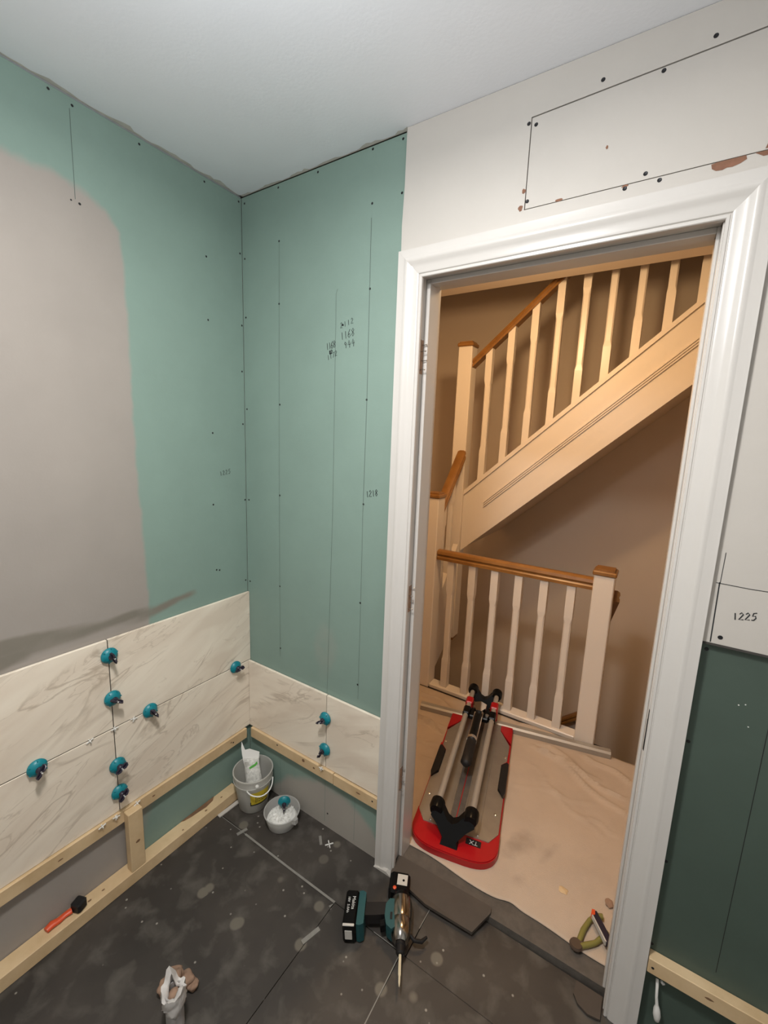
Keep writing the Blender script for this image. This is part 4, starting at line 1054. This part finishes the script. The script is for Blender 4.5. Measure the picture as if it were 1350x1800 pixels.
# ================================================================== STAIRCASE AND LANDING BALUSTRADE
FLZ = .0225
def newel(parent, x0, x1, y0, y1, z0, z1, cap=True, name='newel_post'):
    nw = obj(name, G().box(x0, x1, y0, y1, z0, z1, .004), 'stair_paint', parent, smooth=25)
    if cap:
        g = G(); e = .007; g.box(x0 - e, x1 + e, y0 - e, y1 + e, z1, z1 + .022, .005)
        g.prism([(x0 + .004, y0 + .004), (x1 - .004, y0 + .004), (x1 - .004, y1 - .004), (x0 + .004, y1 - .004)], z1 + .022, z1 + .030)
        obj('newel_cap', g, 'oak', nw, smooth=25)
    return nw
def baluster(parent, x, y, z0, z1, w=.040, name='baluster', slope=0.0, axis='x'):
    """square spindle with stop chamfered middle; ends cut to the slope"""
    h = w / 2; L = z1 - z0
    secs = [(0, 0), (.22, 0), (.26, 1), (.74, 1), (.78, 0), (1, 0)]
    v = []; f = []
    for t, c in secs:
        k = h * (.58 if c else .97); hh = h * (.90 if c else 1)
        ring = [(hh, -k), (hh, k), (k, hh), (-k, hh), (-hh, k), (-hh, -k), (-k, -hh), (k, -hh)]
        for a, b in ring:
            dz = slope * (a if axis == 'x' else b) if t in (0, 1) else 0
            v.append((x + a, y + b, z0 + L * t + dz))
    n = 8
    for j in range(len(secs) - 1):
        for i in range(n): f.append((j * n + i, j * n + (i + 1) % n, (j + 1) * n + (i + 1) % n, (j + 1) * n + i))
    f += [tuple(range(n))[::-1], tuple((len(secs) - 1) * n + i for i in range(n))]
    return obj(name, G().add(v, f), 'stair_paint', parent)
RAILP = [(-.030, -.027), (.030, -.027), (.030, -.012), (.022, -.004), (.030, .008), (.026, .022), (.012, .029), (-.012, .029), (-.026, .022), (-.030, .008), (-.022, -.004), (-.030, -.012)]
def handrail(parent, p0, p1, across, name='handrail'):
    a, b = Vector(p0), Vector(p1); c = Vector(across); n = len(RAILP); upv = Vector((0, 0, 1))
    v = [tuple(e + c * s + upv * t) for e in (a, b) for s, t in RAILP]
    g = G().add(v, [tuple(range(n))[::-1], tuple(range(n, 2 * n))] + [(i, (i + 1) % n, n + (i + 1) % n, n + i) for i in range(n)])
    return obj(name, g, 'oak', parent, smooth=30)
bl = empty('landing_balustrade', (.75, 1.11, FLZ), 'cream landing balustrade with level oak handrail behind the tile cutter', 'balustrade')
newel(bl, .247, .337, 1.07, 1.16, FLZ, 1.188)
newel(bl, 1.1685, 1.2575, 1.07, 1.16, -.10, .912)
handrail(bl, (.338, 1.115, .857), (1.168, 1.115, .857), (0, 1, 0))
obj('base_rail', G().box(.338, 1.168, 1.080, 1.150, FLZ - .002, .046, .004), 'stair_paint', bl)
for x in (.425, .5545, .684, .8135, .943, 1.0725): baluster(bl, x, 1.115, .046, .831)
# stub of the down-going handrail behind the right newel
handrail(bl, (1.262, 1.161, .800), (1.222, 1.42, .60), (.75, 0, 0), name='lower_handrail')
st = empty('staircase', (.31, 1.5, 0), 'cream painted staircase rising to the right behind the landing', 'staircase')
SX0, SX1, SY = .313, 2.29, 1.50
def ztop(x): return 1.197 + (x - .316) * .905
def zbot(x): return .795 + (x - .312) * .905
def sloped(x0, x1, f0, f1, y0, y1): return G().prism([(x0, f0(x0)), (x1, f0(x1)), (x1, f1(x1)), (x0, f1(x0))], y0, y1, 'y')
obj('string', sloped(SX0, SX1, zbot, ztop, SY, SY + .034), 'stair_paint', st, label='broad sloping string board of the stairs')
obj('base_rail', sloped(SX0, SX1, lambda x: ztop(x) - .024, lambda x: ztop(x) + .006, SY - .012, SY + .046), 'stair_paint', st)
for o_ in (-.268, -.252):
    pass
lt = lambda d: (lambda x: ztop(x) + d)
for d0, d1 in ((-.214, -.2060), (-.199, -.1910), (-.184, -.1760)):
    obj('string_moulding', sloped(.45, SX1, lt(d0), lt(d1), SY - .009, SY + .001), 'stair_paint', st)
obj('string_moulding', sloped(SX0 + .06, SX1, lambda x: zbot(x) + .0, lambda x: zbot(x) + .060, SY - .005, SY + .001), 'stair_paint', st)
nl = newel(st, .2215, .3125, 1.475, 1.565, .18, 2.095)
obj('newel_drop', G().box(.226, .308, 1.480, 1.560, .158, .18, .006), 'oak', nl)
rz = lambda x: 2.003 + (x - .32) * .885
handrail(st, (.313, 1.520, rz(.313)), (1.75, 1.520, rz(1.75)), (0, 1, 0))
for k in range(12):
    x = .414 + .1285 * k
    if x > 1.70: break
    baluster(st, x, 1.520, ztop(x) + .004, rz(x) - .028, slope=.9)
newel(st, 1.70, 1.79, 1.475, 1.565, ztop(1.7) - .2, rz(1.7) + .25)
# short turn: rail, spindles and string between the two left newels
handrail(st, (.288, 1.160, 1.075), (.288, 1.476, 1.430), (1, 0, 0), name='turn_handrail')
obj('turn_string', G().prism([(1.16, .03), (1.475, .25), (1.475, .84), (1.16, .46)], .270, .304, 'x'), 'stair_paint', st)
for y in (1.245, 1.355): baluster(st, .288, y, .46 + (y - 1.16) * 1.2, 1.045 + (y - 1.16) * 1.12, w=.036, slope=1.12, axis='y')
# treads, risers and plastered soffit behind the string
for k in range(9):
    x = .33 + .215 * k; z = ztop(x) - .12
    obj('tread', G().box(x, x + .235, SY + .036, BW - .002, z - .022, z, .003).box(x + .012, x + .024, SY + .036, BW - .002, z - .19, z - .022), 'stair_paint', st)
obj('soffit', sloped(SX0, SX1, lambda x: zbot(x) + .010, lambda x: zbot(x) + .030, SY + .034, BW - .002), 'hall_wall', st)
# handrail on the stairwell wall going down
wr = empty('wall_handrail', (.9, 2.28, -.70), 'oak handrail on the stairwell wall seen low between the balusters', 'handrail')
handrail(wr, (.55, 2.285, -.985), (1.13, 2.285, -.497), (0, 1, 0), name='rail')
for x in (.75, 1.05):
    zz = -.985 + (x - .55) * .841
    obj('bracket', G().tube([(x, 2.285, zz - .027), (x, 2.30, zz - .06), (x, 2.349, zz - .06)], .008, 8), 'steel', wr)

# ================================================================== LAMPS (out of frame)
def pendant(loc, top, label):
    p = empty('pendant_lamp', (loc[0], loc[1], top), label, 'lamp')
    obj('ceiling_rose', G().lathe([(.04, top - .001), (.04, top - .018), (.02, top - .03), (.0, top - .03)], 20, M4=Matrix.Translation((loc[0], loc[1], 0))), 'white_plastic', p, smooth=40)
    obj('cord', G().tube([(loc[0], loc[1], top - .03), (loc[0], loc[1], loc[2] + .11)], .003, 8), 'white_plastic', p)
    obj('lampholder', G().lathe([(.012, loc[2] + .112), (.019, loc[2] + .10), (.019, loc[2] + .065), (.0, loc[2] + .065)], 16, M4=Matrix.Translation((loc[0], loc[1], 0))), 'white_plastic', p, smooth=40)
cl = empty('ceiling_lamp', (ROOM_LAMP[0], ROOM_LAMP[1], H), 'round white flush lamp on the room ceiling', 'lamp')
obj('lamp_base', G().lathe([(.11, H - .0005), (.12, H - .012), (.12, H - .05), (.0, H - .052)], 32, M4=Matrix.Translation((ROOM_LAMP[0], ROOM_LAMP[1], 0))), 'white_plastic', cl, smooth=40)
pendant(HALL_LAMP, 2.36, 'white pendant lamp hanging over the landing')
